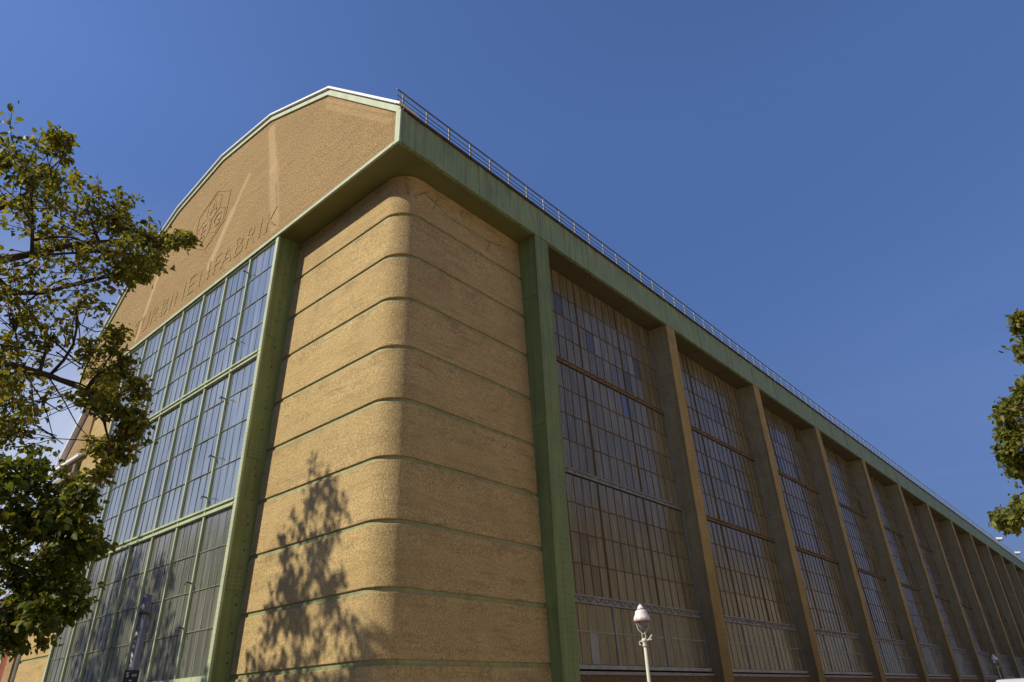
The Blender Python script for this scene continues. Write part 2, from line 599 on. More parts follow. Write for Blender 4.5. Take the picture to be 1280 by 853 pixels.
def structure(o):
    o["kind"] = "structure"
    return o


def text_mesh(ch, size, extrude, offset=0.0, name="letter"):
    cu = bpy.data.curves.new("lettering", 'FONT')
    cu.body = ch
    cu.size = size
    cu.extrude = extrude
    cu.offset = offset
    cu.resolution_u = 5
    cu.align_x = 'CENTER'
    tmp = bpy.data.objects.new("lettering", cu)
    COL.objects.link(tmp)
    dg = bpy.context.evaluated_depsgraph_get()
    me = bpy.data.meshes.new_from_object(tmp.evaluated_get(dg))
    me.name = name
    bpy.data.objects.remove(tmp)
    bpy.data.curves.remove(cu)
    return me


# ------------------------------------------------------------------ ground
M_asphalt = plain("asphalt", (0.095, 0.09, 0.08), 0.9, var=0.25, scale=1.2, bump=0.4)
M_pave = plain("granite_paving", (0.40, 0.35, 0.27), 0.85, var=0.2, scale=2.5, bump=0.3)
M_kerb = plain("granite_kerb", (0.33, 0.32, 0.29), 0.8, var=0.15)
M_line = plain("white_road_paint", (0.72, 0.72, 0.7), 0.6, var=0.08)
M_soil = plain("dry_verge_soil", (0.14, 0.11, 0.07), 0.95, var=0.3, bump=0.5)
structure(MB().quad((-900, -900, -0.02), (900, -900, -0.02), (900, 900, -0.02), (-900, 900, -0.02)).obj("ground", M_soil))
structure(MB().box(3.95, 11.2, -400, 400, -0.3, 0.0).obj("road", M_asphalt))
structure(MB().box(-300, 3.95, -10.2, -6.4, -0.3, -0.001).obj("road_branch", M_asphalt))
structure(MB().box(-300, 3.8, -6.25, -0.4, -0.3, 0.12).obj("pavement", M_pave))
structure(MB().box(0.2, 3.8, -0.4, 400, -0.3, 0.12).obj("pavement_along_hall", M_pave))
structure(MB().box(11.35, 25.5, -400, 400, -0.3, 0.12).obj("pavement_opposite", M_pave))
structure(MB().box(3.8, 3.95, -6.4, 400, -0.3, 0.125).obj("kerb", M_kerb))
structure(MB().box(-300, 3.8, -6.4, -6.25, -0.3, 0.125).obj("kerb_branch", M_kerb))
structure(MB().box(11.2, 11.35, -400, 400, -0.3, 0.125).obj("kerb_opposite", M_kerb))
lm = MB()
for k in range(-20, 40):
    lm.box(7.04, 7.16, k * 9, k * 9 + 4, -0.002, 0.004)
structure(lm.obj("road_marking", M_line))

# ------------------------------------------------------------------ TURBINE HALL
H1, H2 = 16.598, 17.931
Y0, CW, PIT = 6.225, 0.754, 9.22
W, A = 25.607, 6.509
NB = 16
YEND = Y0 + PIT * NB + CW
hall = thing("turbine_hall", "huge tan concrete and glass factory hall with green steel girder and columns", "factory building")

# gable (polygonal roof outline)
G = [(0, H1), (0, 18.05), (-4.36, 22.2), (-8.83, 24.08), (-13.1, 24.60), (-17.3, 23.93), (-21.2, 22.10), (-W, 18.0), (-W, H1)]
GG = [(min(x, -0.1), z + (0.012 if z == H1 else 0)) for (x, z) in G]
gable = MB().prism(GG, 'y', 0.0, 0.55).obj("gable_wall", M_gable, hall)
top = G[1:8]


def offs(poly, d):
    """offset an open polyline outward (towards +z / outside)"""
    out = []
    n = len(poly)
    for i, p in enumerate(poly):
        p = Vector(p)
        ns = []
        if i > 0:
            e = (p - Vector(poly[i - 1])).normalized()
            ns.append(Vector((e.y, -e.x)))
        if i < n - 1:
            e = (Vector(poly[i + 1]) - p).normalized()
            ns.append(Vector((e.y, -e.x)))
        m = sum(ns, Vector((0, 0))).normalized()
        m /= max(0.4, m.dot(ns[0]))
        out.append(p + m * d)
    return out


t_out, t_in, t_fl, t_fo = offs(top, 0.0), offs(top, -0.20), offs(top, 0.03), offs(top, 0.11)
for i in range(len(top) - 1):
    a, b, c, d = t_in[i], t_in[i + 1], t_out[i + 1], t_out[i]
    MB().prism([tuple(q) for q in (a, b, c, d)], 'y', -0.07, -0.004).obj("gable_fascia", M_fascia, gable)
    a, b, c, d = t_fl[i], t_fl[i + 1], t_fo[i + 1], t_fo[i]
    MB().prism([tuple(q) for q in (a, b, c, d)], 'y', -0.16, 0.6).obj("gable_flashing", M_white, gable)
MB().box(-0.20, 0.02, -0.075, -0.004, H1 + 0.005, 17.95).obj("gable_fascia", M_fascia, gable)
MB().box(-W - 0.02, -W + 0.24, -0.075, -0.004, H1 + 0.005, 17.9).obj("gable_fascia", M_fascia, gable)
MB().box(-W + 0.24, -0.20, -0.065, -0.004, H1 + 0.005, H1 + 0.15).obj("gable_fascia", M_fascia, gable)
MB().box(-W + 0.24, -0.24, -0.10, -0.066, H1 - 0.03, H1 + 0.03).obj("gable_drip", M_fascia, gable)

# raised lettering and emblem
for ch, x in zip("TURBINENFABRIK", (-18.95, -18.05, -17.12, -16.12, -15.45, -14.62, -13.65, -12.45, -11.45, -10.62, -9.72, -8.82, -8.15, -7.38)):
    me = text_mesh(ch, 1.36, 0.010, -0.016)
    me.materials.append(M_letter)
    o = link("letter", me, gable, (x, -0.008, 17.34))
    o.rotation_euler = (math.pi / 2, 0, 0)


def hexring(cx_, cz_, r, w, d):
    m = MB()
    for k in range(6):
        a0, a1 = math.pi / 6 + k * math.pi / 3, math.pi / 6 + (k + 1) * math.pi / 3
        p = [(cx_ + q * math.cos(a), cz_ + q * math.sin(a)) for a, q in ((a0, r - w), (a1, r - w), (a1, r), (a0, r))]
        m.prism(p, 'y', -d, 0.01)
    return m


hexring(-13.0, 20.95, 1.66, 0.08, 0.02).obj("emblem_frame", M_letter, gable)
for ch, dx, dz in (("A", 0, 0.72), ("E", -0.63, -0.36), ("G", 0.63, -0.36)):
    e = hexring(-13.0 + dx, 20.95 + dz, 0.705, 0.05, 0.015).obj("emblem_cell", M_letter, gable)
    me = text_mesh(ch, 1.0, 0.012, -0.012)
    me.materials.append(M_letter)
    o = link("letter", me, gable, (-13.0 + dx, -0.012, 20.95 + dz - 0.35))
    o.rotation_euler = (math.pi / 2, 0, 0)

# roof shell behind the gable
ro = [tuple(p) for p in offs(G[1:8], 0.02)]
ri = [tuple(p) for p in offs(G[1:8], -0.35)]
mroof = MB()
for i in range(len(ro) - 1):
    mroof.prism([ri[i], ri[i + 1], ro[i + 1], ro[i]], 'y', 0.61, YEND + 0.5)
mroof.obj("roof", M_roof, hall)

# soffits
SB = 1.75
MB().box(-W, -0.003, 0.004, SB, H1 + 0.002, H1 + 0.008).obj("soffit", M_soffit, hall)
MB().box(-SB, -0.003, SB + 0.002, Y0 + 0.3, H1 + 0.003, H1 + 0.083).obj("soffit", M_soffit, hall)
sf = MB().box(-SB, -0.003, Y0 + 0.302, YEND, H1 + 0.004, H1 + 0.084).obj("soffit", M_soffit2, hall)
me = MB().box(-SB, -0.02, -0.03, 0.03, H1 - 0.012, H1 + 0.003).mesh("soffit_batten", M_soffit2)
for k in range(1, 45):
    link("soffit_batten", me, sf, (0, 3.6 + 3.07 * k, 0))

# side girder
gird = MB().box(-0.09, 0.0, 0.004, YEND, H1 - 0.001, H2).obj("cornice_girder", M_girder, hall)
MB().box(-0.12, 0.075, 0.0, YEND, H2 + 0.002, H2 + 0.075).obj("gutter_lip", M_lip, gird)
MB().box(0.002, 0.045, 0.1, YEND, H1 - 0.012, H1 + 0.03).obj("bottom_angle", M_girder, gird)
MB().box(0.002, 0.02, 0.02, 0.20, H1 + 0.032, H2).obj("splice_plate", M_girder, gird)
gy = [1.5] + [3.55 + 3.09 * k for k in range(50) if 3.55 + 3.09 * k < YEND]
me = MB().box(0.002, 0.016, -0.16, 0.16, H1 + 0.032, H2).mesh("splice_plate", M_girder)
for y in gy[1:]:
    link("splice_plate", me, gird, (0, y, 0))
rv = MB()
for y in gy[:14]:
    xr = 0.016 if y > 2 else 0.0
    for k in range(9):
        for dy in (-0.11, 0.11):
            rv.rivet((xr, y + dy, H1 + 0.12 + k * 0.145), (1, 0, 0), 0.022)
for k in range(220):
    rv.rivet((0, 0.35 + k * 0.2, H2 - 0.07), (1, 0, 0), 0.018)
    rv.rivet((0.045, 0.35 + k * 0.2, H1 + 0.012), (1, 0, 0), 0.014)
rv.obj("rivet", M_girder, gird, kind="stuff")


# pylons of banded concrete
def fy(z):
    return 0.53 + (z - 2.5) * 0.0195


def sx(z):
    return -0.37 - (z - 2.5) * 0.029


def pylon_outline(z, inset, mirror=False, n=16):
    """plan outline at height z, open at the back; the battered faces meet in a round corner"""
    yf, xs, rad = fy(z) + inset, sx(z) - inset, 0.78
    pts = [(-A - 0.0, yf)]
    c = (xs - rad, yf + rad)
    for k in range(n + 1):
        a = -math.pi / 2 + math.pi / 2 * k / n
        pts.append((c[0] + rad * math.cos(a), c[1] + rad * math.sin(a)))
    pts.append((xs, Y0 + 0.02))
    pts.append((-A, Y0 + 0.02))
    if mirror:
        pts = [(-W - x, y) for (x, y) in pts]
    return pts


def pylon_block(z0, z1, inset, name, mat, parent, mirror=False, ch=0.0):
    m = MB()
    lev = [(z0, inset + ch), (z0 + ch, inset), (z1 - ch, inset), (z1, inset + ch)] if ch else [(z0, inset), (z1, inset)]
    rings = [pylon_outline(z, i, mirror) for z, i in lev]
    n = len(rings[0])
    for (z, i), rg in zip(lev, rings):
        for (x, y) in rg:
            m.v.append((x, y, z))
    for k in range(len(lev) - 1):
        for j in range(n):
            a, b = k * n + j, k * n + (j + 1) % n
            m.f.append((a, b, b + n, a + n))
    m.f.append(tuple(reversed(range(n))))
    m.f.append(tuple((len(lev) - 1) * n + j for j in range(n)))
    o = m.obj(name, mat, parent)
    me = o.data
    for p in me.polygons:
        p.use_smooth = True
    me.set_sharp_from_angle(angle=0.35)
    return o


GZ = [15.03, 13.46, 11.92, 10.35, 8.77, 7.19, 5.61, 4.075, 2.59]
for mir in (False, True):
    core = pylon_block(0.1, H1 - 0.01, 0.048, "corner_pylon" if not mir else "far_pylon", M_strip, hall, mir)
    edges = [H1 - 0.004] + GZ
    for k, z in enumerate(edges):
        zt = z - (0.085 if k else 0.0)
        zb = edges[k + 1] + 0.03 if k + 1 < len(edges) else 0.12
        pylon_block(zb, zt, 0.0, "concrete_band", M_pylon, core, mir, ch=0.012)

# front window
XL = -W + A
win = MB().box(XL + 0.05, -A - 0.05, 0.12, 0.2, 2.3, H1 - 0.01).obj("front_window", M_dark, hall)
MB().box(-A - 0.17, -A, -0.05, 0.02, 2.35, H1 - 0.032).obj("post", M_mullion, win)
MB().box(XL, XL + 0.17, -0.05, 0.02, 2.35, H1 - 0.032).obj("post", M_mullion, win)
dep = MB()
dep.box(-A - 0.06, -A + 0.005, 0.022, 1.3, 2.2, H1 - 0.002)
dep.obj("post_web", M_green, win)
MB().box(XL - 0.005, XL + 0.06, 0.022, 1.3, 2.2, H1 - 0.002).obj("post_web", M_green, win)
for z in (4.7, 8.45, 12.6):
    MB().box(-A + 0.007, -A + 0.022, 0.05, fy(z) - 0.02, z, z + 0.55).obj("splice_plate", M_green, win)
rv = MB()
for k in range(105):
    rv.rivet((-A - 0.04, -0.05, 2.5 + k * 0.134), (0, -1, 0), 0.016)
    rv.rivet((-A - 0.13, -0.05, 2.5 + k * 0.134), (0, -1, 0), 0.016)
    rv.rivet((XL + 0.06, -0.05, 2.5 + k * 0.134), (0, -1, 0), 0.016)
for z in (4.7, 8.45, 12.6):
    for i in range(5):
        for j in range(5):
            rv.rivet((-A + 0.022, 0.1 + j * 0.09, z + 0.06 + i * 0.11), (1, 0, 0), 0.014)
rv.obj("rivet", M_mullion, win, kind="stuff")
rv = MB()
for k in range(19):
    rv.rivet((-A + 0.005, 0.40, 2.9 + k * 0.72), (1, 0, 0), 0.034)
    rv.rivet((-A + 0.005, 0.36, 3.14 + k * 0.72), (1, 0, 0), 0.026)
rv.obj("bolt", M_lip, win, kind="stuff")

fx0, fx1 = XL + 0.17, -A - 0.17
NBAY = 7
pitch = (fx1 - fx0) / NBAY
FZ = [2.62, 3.775, 4.87, 5.95, 7.02, None, 7.27, 8.50, 9.74, 10.92, 11.85, None, 12.09, 13.19, 14.33, 15.47, 16.52]
for k in range(1, NBAY):
    x = fx0 + k * pitch
    MB().box(x - 0.036, x + 0.036, -0.045, 0.04, 2.52, H1 - 0.034).obj("mullion", M_mullion, win)
for (z0, z1) in ((7.02, 7.27), (11.85, 12.09)):
    MB().box(fx0, fx1, -0.02, 0.04, z0, z1).obj("transom", M_mullion, win)
    MB().box(fx0, fx1, -0.075, -0.047, z0 + 0.01, z0 + 0.07).obj("transom", M_mullion, win)
    MB().box(fx0, fx1, -0.075, -0.047, z1 - 0.07, z1 - 0.01).obj("transom", M_mullion, win)
MB().box(fx0, fx1, -0.03, 0.04, 16.50, H1 - 0.036).obj("transom", M_mullion, win)
MB().box(fx0, fx1, -0.05, 0.04, 2.36, 2.62).obj("sill", M_mullion, win)
MB().box(XL - 0.1, -A + 0.08, -0.22, 0.05, 2.22, 2.34).obj("sill", M_zinc, win)
bars = MB()
panes = MB()
low_panes = MB()
pane_cache = {}


def front_pane(x0, x1, z0, z1, single):
    jx, jz = R.normal(0, 0.006, 2)
    if single:
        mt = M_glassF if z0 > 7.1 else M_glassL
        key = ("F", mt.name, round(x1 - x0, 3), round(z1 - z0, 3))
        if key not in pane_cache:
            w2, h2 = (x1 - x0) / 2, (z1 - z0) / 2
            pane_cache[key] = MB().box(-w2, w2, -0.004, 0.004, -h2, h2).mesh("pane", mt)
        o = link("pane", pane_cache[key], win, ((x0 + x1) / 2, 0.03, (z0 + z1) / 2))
        o.rotation_euler = (jx, 0, jz)
        return
    w2, h2 = (x1 - x0) / 2, (z1 - z0) / 2
    c = Vector(((x0 + x1) / 2, 0.03, (z0 + z1) / 2))
    m = Matrix.Rotation(jx, 3, 'X') @ Matrix.Rotation(jz, 3, 'Z')
    (panes if z0 > 7.1 else low_panes).quad(*[c + m @ Vector(q) for q in ((-w2, 0, -h2), (w2, 0, -h2), (w2, 0, h2), (-w2, 0, h2))])


for k in range(NBAY):
    xa, xb = fx0 + k * pitch, fx0 + (k + 1) * pitch
    for j in range(4):
        x0, x1 = xa + (xb - xa) * j / 4, xa + (xb - xa) * (j + 1) / 4
        for i in range(len(FZ) - 1):
            if FZ[i] is None or FZ[i + 1] is None:
                continue
            front_pane(x0 + 0.008, x1 - 0.008, FZ[i] + 0.008, FZ[i + 1] - 0.008, k == NBAY - 1)
        if j:
            for (z0, z1) in ((2.62, 7.02), (7.27, 11.85), (12.09, 16.5)):
                bars.box(x0 - 0.007, x0 + 0.007, 0.016, 0.045, z0, z1)
    for i in range(1, len(FZ) - 1):
        if FZ[i] is None or FZ[i - 1] is None or FZ[i + 1] is None:
            continue
        bars.box(xa + 0.05, xb - 0.05, 0.0, 0.043, FZ[i] - 0.012, FZ[i] + 0.012)
bars.obj("glazing_bar", M_frontbar, win, kind="stuff")
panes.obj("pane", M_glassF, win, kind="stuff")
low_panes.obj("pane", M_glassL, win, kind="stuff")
hk = MB().tube([(0, 0, 0), (0, -0.16, 0.02), (0.05, -0.2, -0.06)], 0.022, 6).mesh("hook", M_lip)
for z in (15.9, 13.1, 10.9, 8.9, 7.6, 5.1, 3.9):
    link("hook", hk, win, (fx1 - pitch, -0.045, z))
MB().box(XL - 0.3, -A + 0.3, 0.0, 0.5, 0.0, 2.2).obj("plinth_wall", M_plinth, hall)


# side windows
def gx(z):
    return -0.5 - (z - 2.6) * 0.029


TH = math.atan(0.029)
SZ = [2.62, 3.50, 4.27, None, 4.51, 5.44, 6.38, 7.32, 8.25, None, 8.50, 9.47, 10.45, 11.42, 12.40, None, 12.65, 13.60, 14.55, 15.50, 16.58]
special = {(0, 3): M_panegrey, (1, 2): M_paneyellow, (9, 11): M_paneblue}


def slab(m, y0, y1, z0, z1, dn0, dn1):
    """box on the leaning glass plane, dn0..dn1 proud of it"""
    m.hexa([(gx(z0) + dn0, y0, z0), (gx(z0) + dn1, y0, z0), (gx(z0) + dn1, y1, z0), (gx(z0) + dn0, y1, z0),
            (gx(z1) + dn0, y0, z1), (gx(z1) + dn1, y0, z1), (gx(z1) + dn1, y1, z1), (gx(z1) + dn0, y1, z1)])
    return m


def truss(parent, y0, y1, z0, z1, mat):
    m = MB()
    slab(m, y0, y1, z0, z0 + 0.045, 0.0, 0.06)
    slab(m, y0, y1, z1 - 0.045, z1, 0.0, 0.06)
    n = int((y1 - y0) / 0.22)
    for k in range(n):
        ya, yb = y0 + (y1 - y0) * k / n, y0 + (y1 - y0) * (k + 1) / n
        za, zb = (z0 + 0.05, z1 - 0.05) if k % 2 else (z1 - 0.05, z0 + 0.05)
        m.beam((gx(za) + 0.035, ya, za), (gx(zb) + 0.035, yb, zb), 0.026, 0.026, (1, 0, 0))
    slab(m, y0, y1, z0 + 0.047, z1 - 0.047, 0.0, 0.012)
    return m.obj("transom", mat, parent)


for b in range(NB):
    ya, yb = Y0 + CW + PIT * b - 0.02, Y0 + PIT * (b + 1) + 0.02
    fine = b < 3
    wb = MB()
    slab(wb, ya, yb, 2.35, 2.44, -0.05, 0.16)
    sw = wb.obj("side_window", M_zinc, hall)
    mm = MB()
    slab(mm, ya, yb, 2.50, 2.61, -0.02, 0.10)
    mm.obj("sill", M_zinc2, sw)
    ym = [ya, ya + (yb - ya) * 0.321, ya + (yb - ya) * 0.665, yb]
    for y in ym[1:3]:
        for (z0, z1, mt) in ((2.61, 4.27, M_zinc), (4.51, 8.25, M_rustbar), (8.5, 12.4, M_rustbar), (12.65, H1 - 0.003, M_rustbar)):
            mm = MB()
            slab(mm, y - 0.028, y + 0.028, z0, z1, 0.0, 0.042)
            mm.obj("mullion", mt, sw)
    for (z0, z1, mt) in ((4.27, 4.51, M_zinc), (8.28, 8.47, M_zinc if b == 0 else M_rusttruss), (12.43, 12.62, M_rusttruss)):
        truss(sw, ya, yb, z0, z1, mt)
    bars, lowbars, panes = MB(), MB(), MB()
    for s in range(3):
        for j in range(6):
            y0, y1 = ym[s] + (ym[s + 1] - ym[s]) * j / 6, ym[s] + (ym[s + 1] - ym[s]) * (j + 1) / 6
            if j:
                slab(lowbars, y0 - 0.009, y0 + 0.009, 2.61, 4.27, 0.0, 0.022)
                for (z0, z1) in ((4.51, 8.25), (8.5, 12.4), (12.65, H1 - 0.004)):
                    slab(bars, y0 - 0.0095, y0 + 0.0095, z0, z1, 0.0, 0.022)
            row = 0
            for i in range(len(SZ) - 1):
                if SZ[i] is None or SZ[i + 1] is None:
                    continue
                z0, z1 = SZ[i], SZ[i + 1]
                zc, h2, w2 = (z0 + z1) / 2, (z1 - z0) / 2 - 0.01, (y1 - y0) / 2 - 0.008
                jx, jz = R.normal(0, 0.005, 2)
                if b == 0 and row < 14:
                    mt = special.get((row, s * 6 + j), M_glassS)
                    key = (mt.name, round(w2, 3), round(h2, 3))
                    if key not in pane_cache:
                        pane_cache[key] = MB().box(-0.004, 0.004, -w2, w2, -h2, h2).mesh("pane", mt)
                    o = link("pane", pane_cache[key], sw, (gx(zc), (y0 + y1) / 2, zc))
                    o.rotation_euler = (0, -TH + jx, jz)
                else:
                    c = Vector((gx(zc), (y0 + y1) / 2, zc))
                    m = Matrix.Rotation(-TH + jx, 3, 'Y') @ Matrix.Rotation(jz, 3, 'Z')
                    panes.quad(*[c + m @ Vector(q) for q in ((0, -w2, -h2), (0, w2, -h2), (0, w2, h2), (0, -w2, h2))])
                row += 1
        for i in range(1, len(SZ) - 1):
            if SZ[i] is None or SZ[i - 1] is None or SZ[i + 1] is None:
                continue
            slab(lowbars if SZ[i] < 4.3 else bars, ym[s] + 0.05, ym[s + 1] - 0.05, SZ[i] - 0.015, SZ[i] + 0.015, 0.0, 0.026)
    bars.obj("glazing_bar", M_rustbar, sw, kind="stuff")
    lowbars.obj("glazing_bar", M_zinc2, sw, kind="stuff")
    if panes.f:
        panes.obj("pane", M_glassS, sw, kind="stuff")
    mm = MB()
    slab(mm, ya, yb, 2.4, H1 - 0.004, -0.16, -0.1)
    mm.obj("backing", M_dark, sw)
    MB().box(-0.75, -0.36, ya, yb, 0.0, 2.34).obj("plinth_wall", M_plinth, hall)

# columns
protos = {}


def column_meshes(kind):
    web, face = (M_green, M_green) if kind == "green" else (M_colweb, M_colface)
    zt = H1 - 0.003
    m = MB()
    xb = lambda z: gx(z) - 0.02 if kind != "green" else min(gx(z), sx(z)) - 0.06
    m.hexa([(xb(0.1), 0.03, 0.1), (-0.03, 0.03, 0.1), (-0.03, CW - 0.03, 0.1), (xb(0.1), CW - 0.03, 0.1),
            (xb(zt), 0.03, zt), (-0.03, 0.03, zt), (-0.03, CW - 0.03, zt), (xb(zt), CW - 0.03, zt)])
    res = {"column": (m.mesh("column", web), None)}
    res["flange"] = (MB().box(-0.028, 0.02, 0.0, CW, 0.1, zt).mesh("flange", face), None)
    for q, (z0, z1) in enumerate(((3.95, 4.75), (9.35, 10.1), (14.1, 14.5))):
        res["splice_plate%d" % q] = (MB().box(gx(z0) + 0.10, -0.035, 0.012, 0.0285, z0, z1).mesh("splice_plate", web), None)
    e = MB()
    e.hexa([(gx(2.4) + 0.0, 0.018, 2.4), (gx(2.4) + 0.055, 0.018, 2.4), (gx(2.4) + 0.055, 0.0285, 2.4), (gx(2.4), 0.0285, 2.4),
            (gx(zt) + 0.0, 0.018, zt), (gx(zt) + 0.055, 0.018, zt), (gx(zt) + 0.055, 0.0285, zt), (gx(zt), 0.0285, zt)])
    if kind != "green":
        res["edge_trim"] = (e.mesh("edge_trim", M_zinc), None)
    rv = MB()
    for k in range(95):
        for yy in (0.09, 0.30, CW - 0.30, CW - 0.09):
            rv.rivet((0.02, yy + (0.03 if k % 2 else 0.0), 0.5 + k * 0.168), (1, 0, 0), 0.025)
    for (z0, z1) in ((3.95, 4.75), (9.35, 10.1)):
        n = int((z1 - z0) / 0.11)
        for i in range(n):
            for j in range(4):
                rv.rivet((-0.09 - j * 0.085, 0.012, z0 + 0.07 + i * 0.11), (0, -1, 0), 0.016)
    for k in range(17):
        rv.rivet((-0.36, 0.03, 2.6 + k * 0.8), (0, -1, 0), 0.028)
        rv.rivet((-0.34, 0.03, 2.95 + k * 0.8), (0, -1, 0), 0.02)
    res["rivet"] = (rv.mesh("rivet", face), "stuff")
    return res


for kind in ("green", "rusty"):
    protos[kind] = column_meshes(kind)
for i in range(NB + 1):
    kind = "green" if i == 0 else "rusty"
    pr = protos[kind]
    c = link("column", pr["column"][0], hall, (0, Y0 + PIT * i, 0))
    if i == 0:
        c["label"] = "green painted end column"
    for nm, (me, kd) in pr.items():
        if nm == "column" or (nm == "rivet" and i > 5):
            continue
        o = link(nm.rstrip('0123456789'), me, c)
        if kd:
            o["kind"] = kd

# closing walls of the hall, out of the light
MB().box(-W + 0.4, -1.4, YEND - 0.3, YEND, 0, 18).obj("rear_wall", M_render, hall)
MB().box(-W + 0.3, -W + 0.7, 6.3, YEND, 0, 18).obj("courtyard_wall", M_render, hall)

# railing on the roof edge
rail = MB().box(-0.11, -0.05, -0.04, YEND, H2 + 0.076, H2 + 0.10).obj("roof_railing", M_lip, hall)
ZR = H2 + 0.10
for dz, r in ((0.745, 0.027), (0.50, 0.015), (0.32, 0.015), (0.13, 0.015)):
    MB().tube([(-0.08, -0.18, ZR + dz), (-0.08, YEND, ZR + dz)], r, 6).obj("rail", M_rail, rail)
pm = MB().box(-0.11, -0.09, -0.034, 0.034, 0.0, 0.735).mesh("railing_post", M_railpost)
for k in range(int(YEND / 0.995)):
    link("railing_post", pm, rail, (0, 0.10 + 0.995 * k, ZR))

# floodlights clamped to the railing far along the roof
def floodlight(y, label):
    t = thing("floodlight", label, "floodlight", (-0.08, y, ZR), "white floodlights on the roof railing")
    MB().tube([(0, 0, 0.7), (0, 0, 1.0)], 0.05, 8).obj("bracket", M_zinc, t)
    h = MB()
    h.hexa([(-0.12, -0.42, 0.98), (0.5, -0.42, 0.88), (0.5, 0.42, 0.88), (-0.12, 0.42, 0.98),
            (-0.18, -0.46, 1.22), (0.62, -0.46, 1.12), (0.62, 0.46, 1.12), (-0.18, 0.46, 1.22)])
    h.obj("housing", M_white, t, bevel=0.03)
    MB().box(0.0, 0.45, -0.36, 0.36, 0.85, 0.875).obj("lens", M_panegrey, t)


floodlight(102.5, "nearer of the two small white floodlights standing above the roof railing, below the tree crown")
floodlight(117.2, "farther of the two small white floodlights above the roof railing, close to the picture edge")

# ------------------------------------------------------------------ side hall beyond the gable
sh = thing("side_hall", "low tan rendered annexe with pale coping behind the tree foliage", "building")
x0, x1 = -28.15, -24.86
wall = MB().prism([(x0, 0.0), (x1 - 0.0, 0.0), (x1, 12.95), (x0, 12.95)], 'y', 1.0, 26.0).obj("wall", M_render, sh)
MB().prism([(x0 - 0.02, 13.26), (-24.9, 13.26), (-24.9, 16.4), (-25.6, 16.3)], 'y', 0.86, 25.8).obj("attic_wall", M_render, sh)
cp = MB()
cp.prism([(x0 - 0.20, 13.30), (x0 - 0.06, 13.25), (-25.55, 16.35), (-25.70, 16.45)], 'y', 0.62, 25.9)
cp.obj("coping", M_white, sh)
co = MB().box(x0 - 0.15, -23.9, 0.50, 26.0, 13.10, 13.25).obj("cornice", M_white, sh)
MB().box(x0, -24.0, 0.66, 26.0, 12.97, 13.098).obj("cornice_bed", M_colweb, sh)
MB().box(x0 + 0.02, -24.6, 0.46, 0.99, 12.15, 12.35).obj("ledge", M_colweb, sh)
for xx in (-25.55, -26.75):
    MB().box(xx - 0.36, xx + 0.36, 0.80, 0.998, 0.0, 12.1).obj("pilaster", M_render, sh)
wn = MB().box(-26.32, -25.95, 0.93, 0.995, 1.0, 11.5).obj("window", M_colweb, sh)
MB().box(-26.25, -26.02, 0.915, 0.928, 1.1, 11.4).obj("pane", M_glassF, wn)
MB().tube([(-25.02, 0.62, 0.1), (-25.08, 0.74, 12.9)], 0.11, 10).obj("downpipe", M_zinc, sh)
M_brick = None


def brick_material():
    t = NT("red_brick")
    br = t.t.nodes.new("ShaderNodeTexBrick")
    br.inputs["Color1"].default_value = (0.30, 0.075, 0.04, 1)
    br.inputs["Color2"].default_value = (0.22, 0.06, 0.035, 1)
    br.inputs["Mortar"].default_value = (0.24, 0.17, 0.13, 1)
    br.inputs["Scale"].default_value = 4.0
    br.inputs["Mortar Size"].default_value = 0.012
    sp = t.t.nodes.new("ShaderNodeSeparateXYZ")
    t.t.links.new(t.pos, sp.inputs[0])
    cb = t.t.nodes.new("ShaderNodeCombineXYZ")
    t.t.links.new(t.math('ADD', sp.outputs[0], sp.outputs[1]), cb.inputs[0])
    t.t.links.new(sp.outputs[2], cb.inputs[1])
    t.t.links.new(cb.outputs[0], br.inputs["Vector"])
    return t.done(br.outputs[0], 0.9, t.bump(br.outputs["Fac"], 0.3, 0.01), 0.15)


M_brick = brick_material()
M_tile = plain("clay_roof_tile", (0.17, 0.075, 0.045), 0.85, var=0.2)
rb = thing("brick_house", "red brick house half hidden behind the dark maple foliage", "house", (-36.5, 2.5, 0))
MB().box(-8, 8.2, 0, 12, 0, 7.3).obj("wall", M_brick, rb)
MB().prism([(-8.3, 7.302), (8.5, 7.302), (5.5, 8.2), (-5.5, 8.2)], 'y', -0.3, 12.3).obj("roof", M_tile, rb)
for xx in (-5.5, -2.2, 1.1, 4.4):
    for zz in (1.4, 4.4):
        f = MB().box(xx - 0.55, xx + 0.55, -0.05, 0.002, zz, zz + 1.7).obj("window", M_white, rb)
        MB().box(xx - 0.45, xx + 0.45, -0.058, -0.0505, zz + 0.1, zz + 1.6).obj("pane", M_glassF, f)

# ------------------------------------------------------------------ houses across the streets (seen in the glass)
M_wall_a = plain("ochre_house_render", (0.68, 0.50, 0.25), 0.9, var=0.1, scale=0.6)
M_wall_b = plain("grey_house_render", (0.40, 0.32, 0.19), 0.9, var=0.1, scale=0.6)
M_wall_d = plain("dark_brick_house_wall", (0.15, 0.105, 0.06), 0.9, var=0.15, scale=0.6)
M_wall_c = plain("cream_house_render", (0.72, 0.56, 0.32), 0.9, var=0.1, scale=0.6)


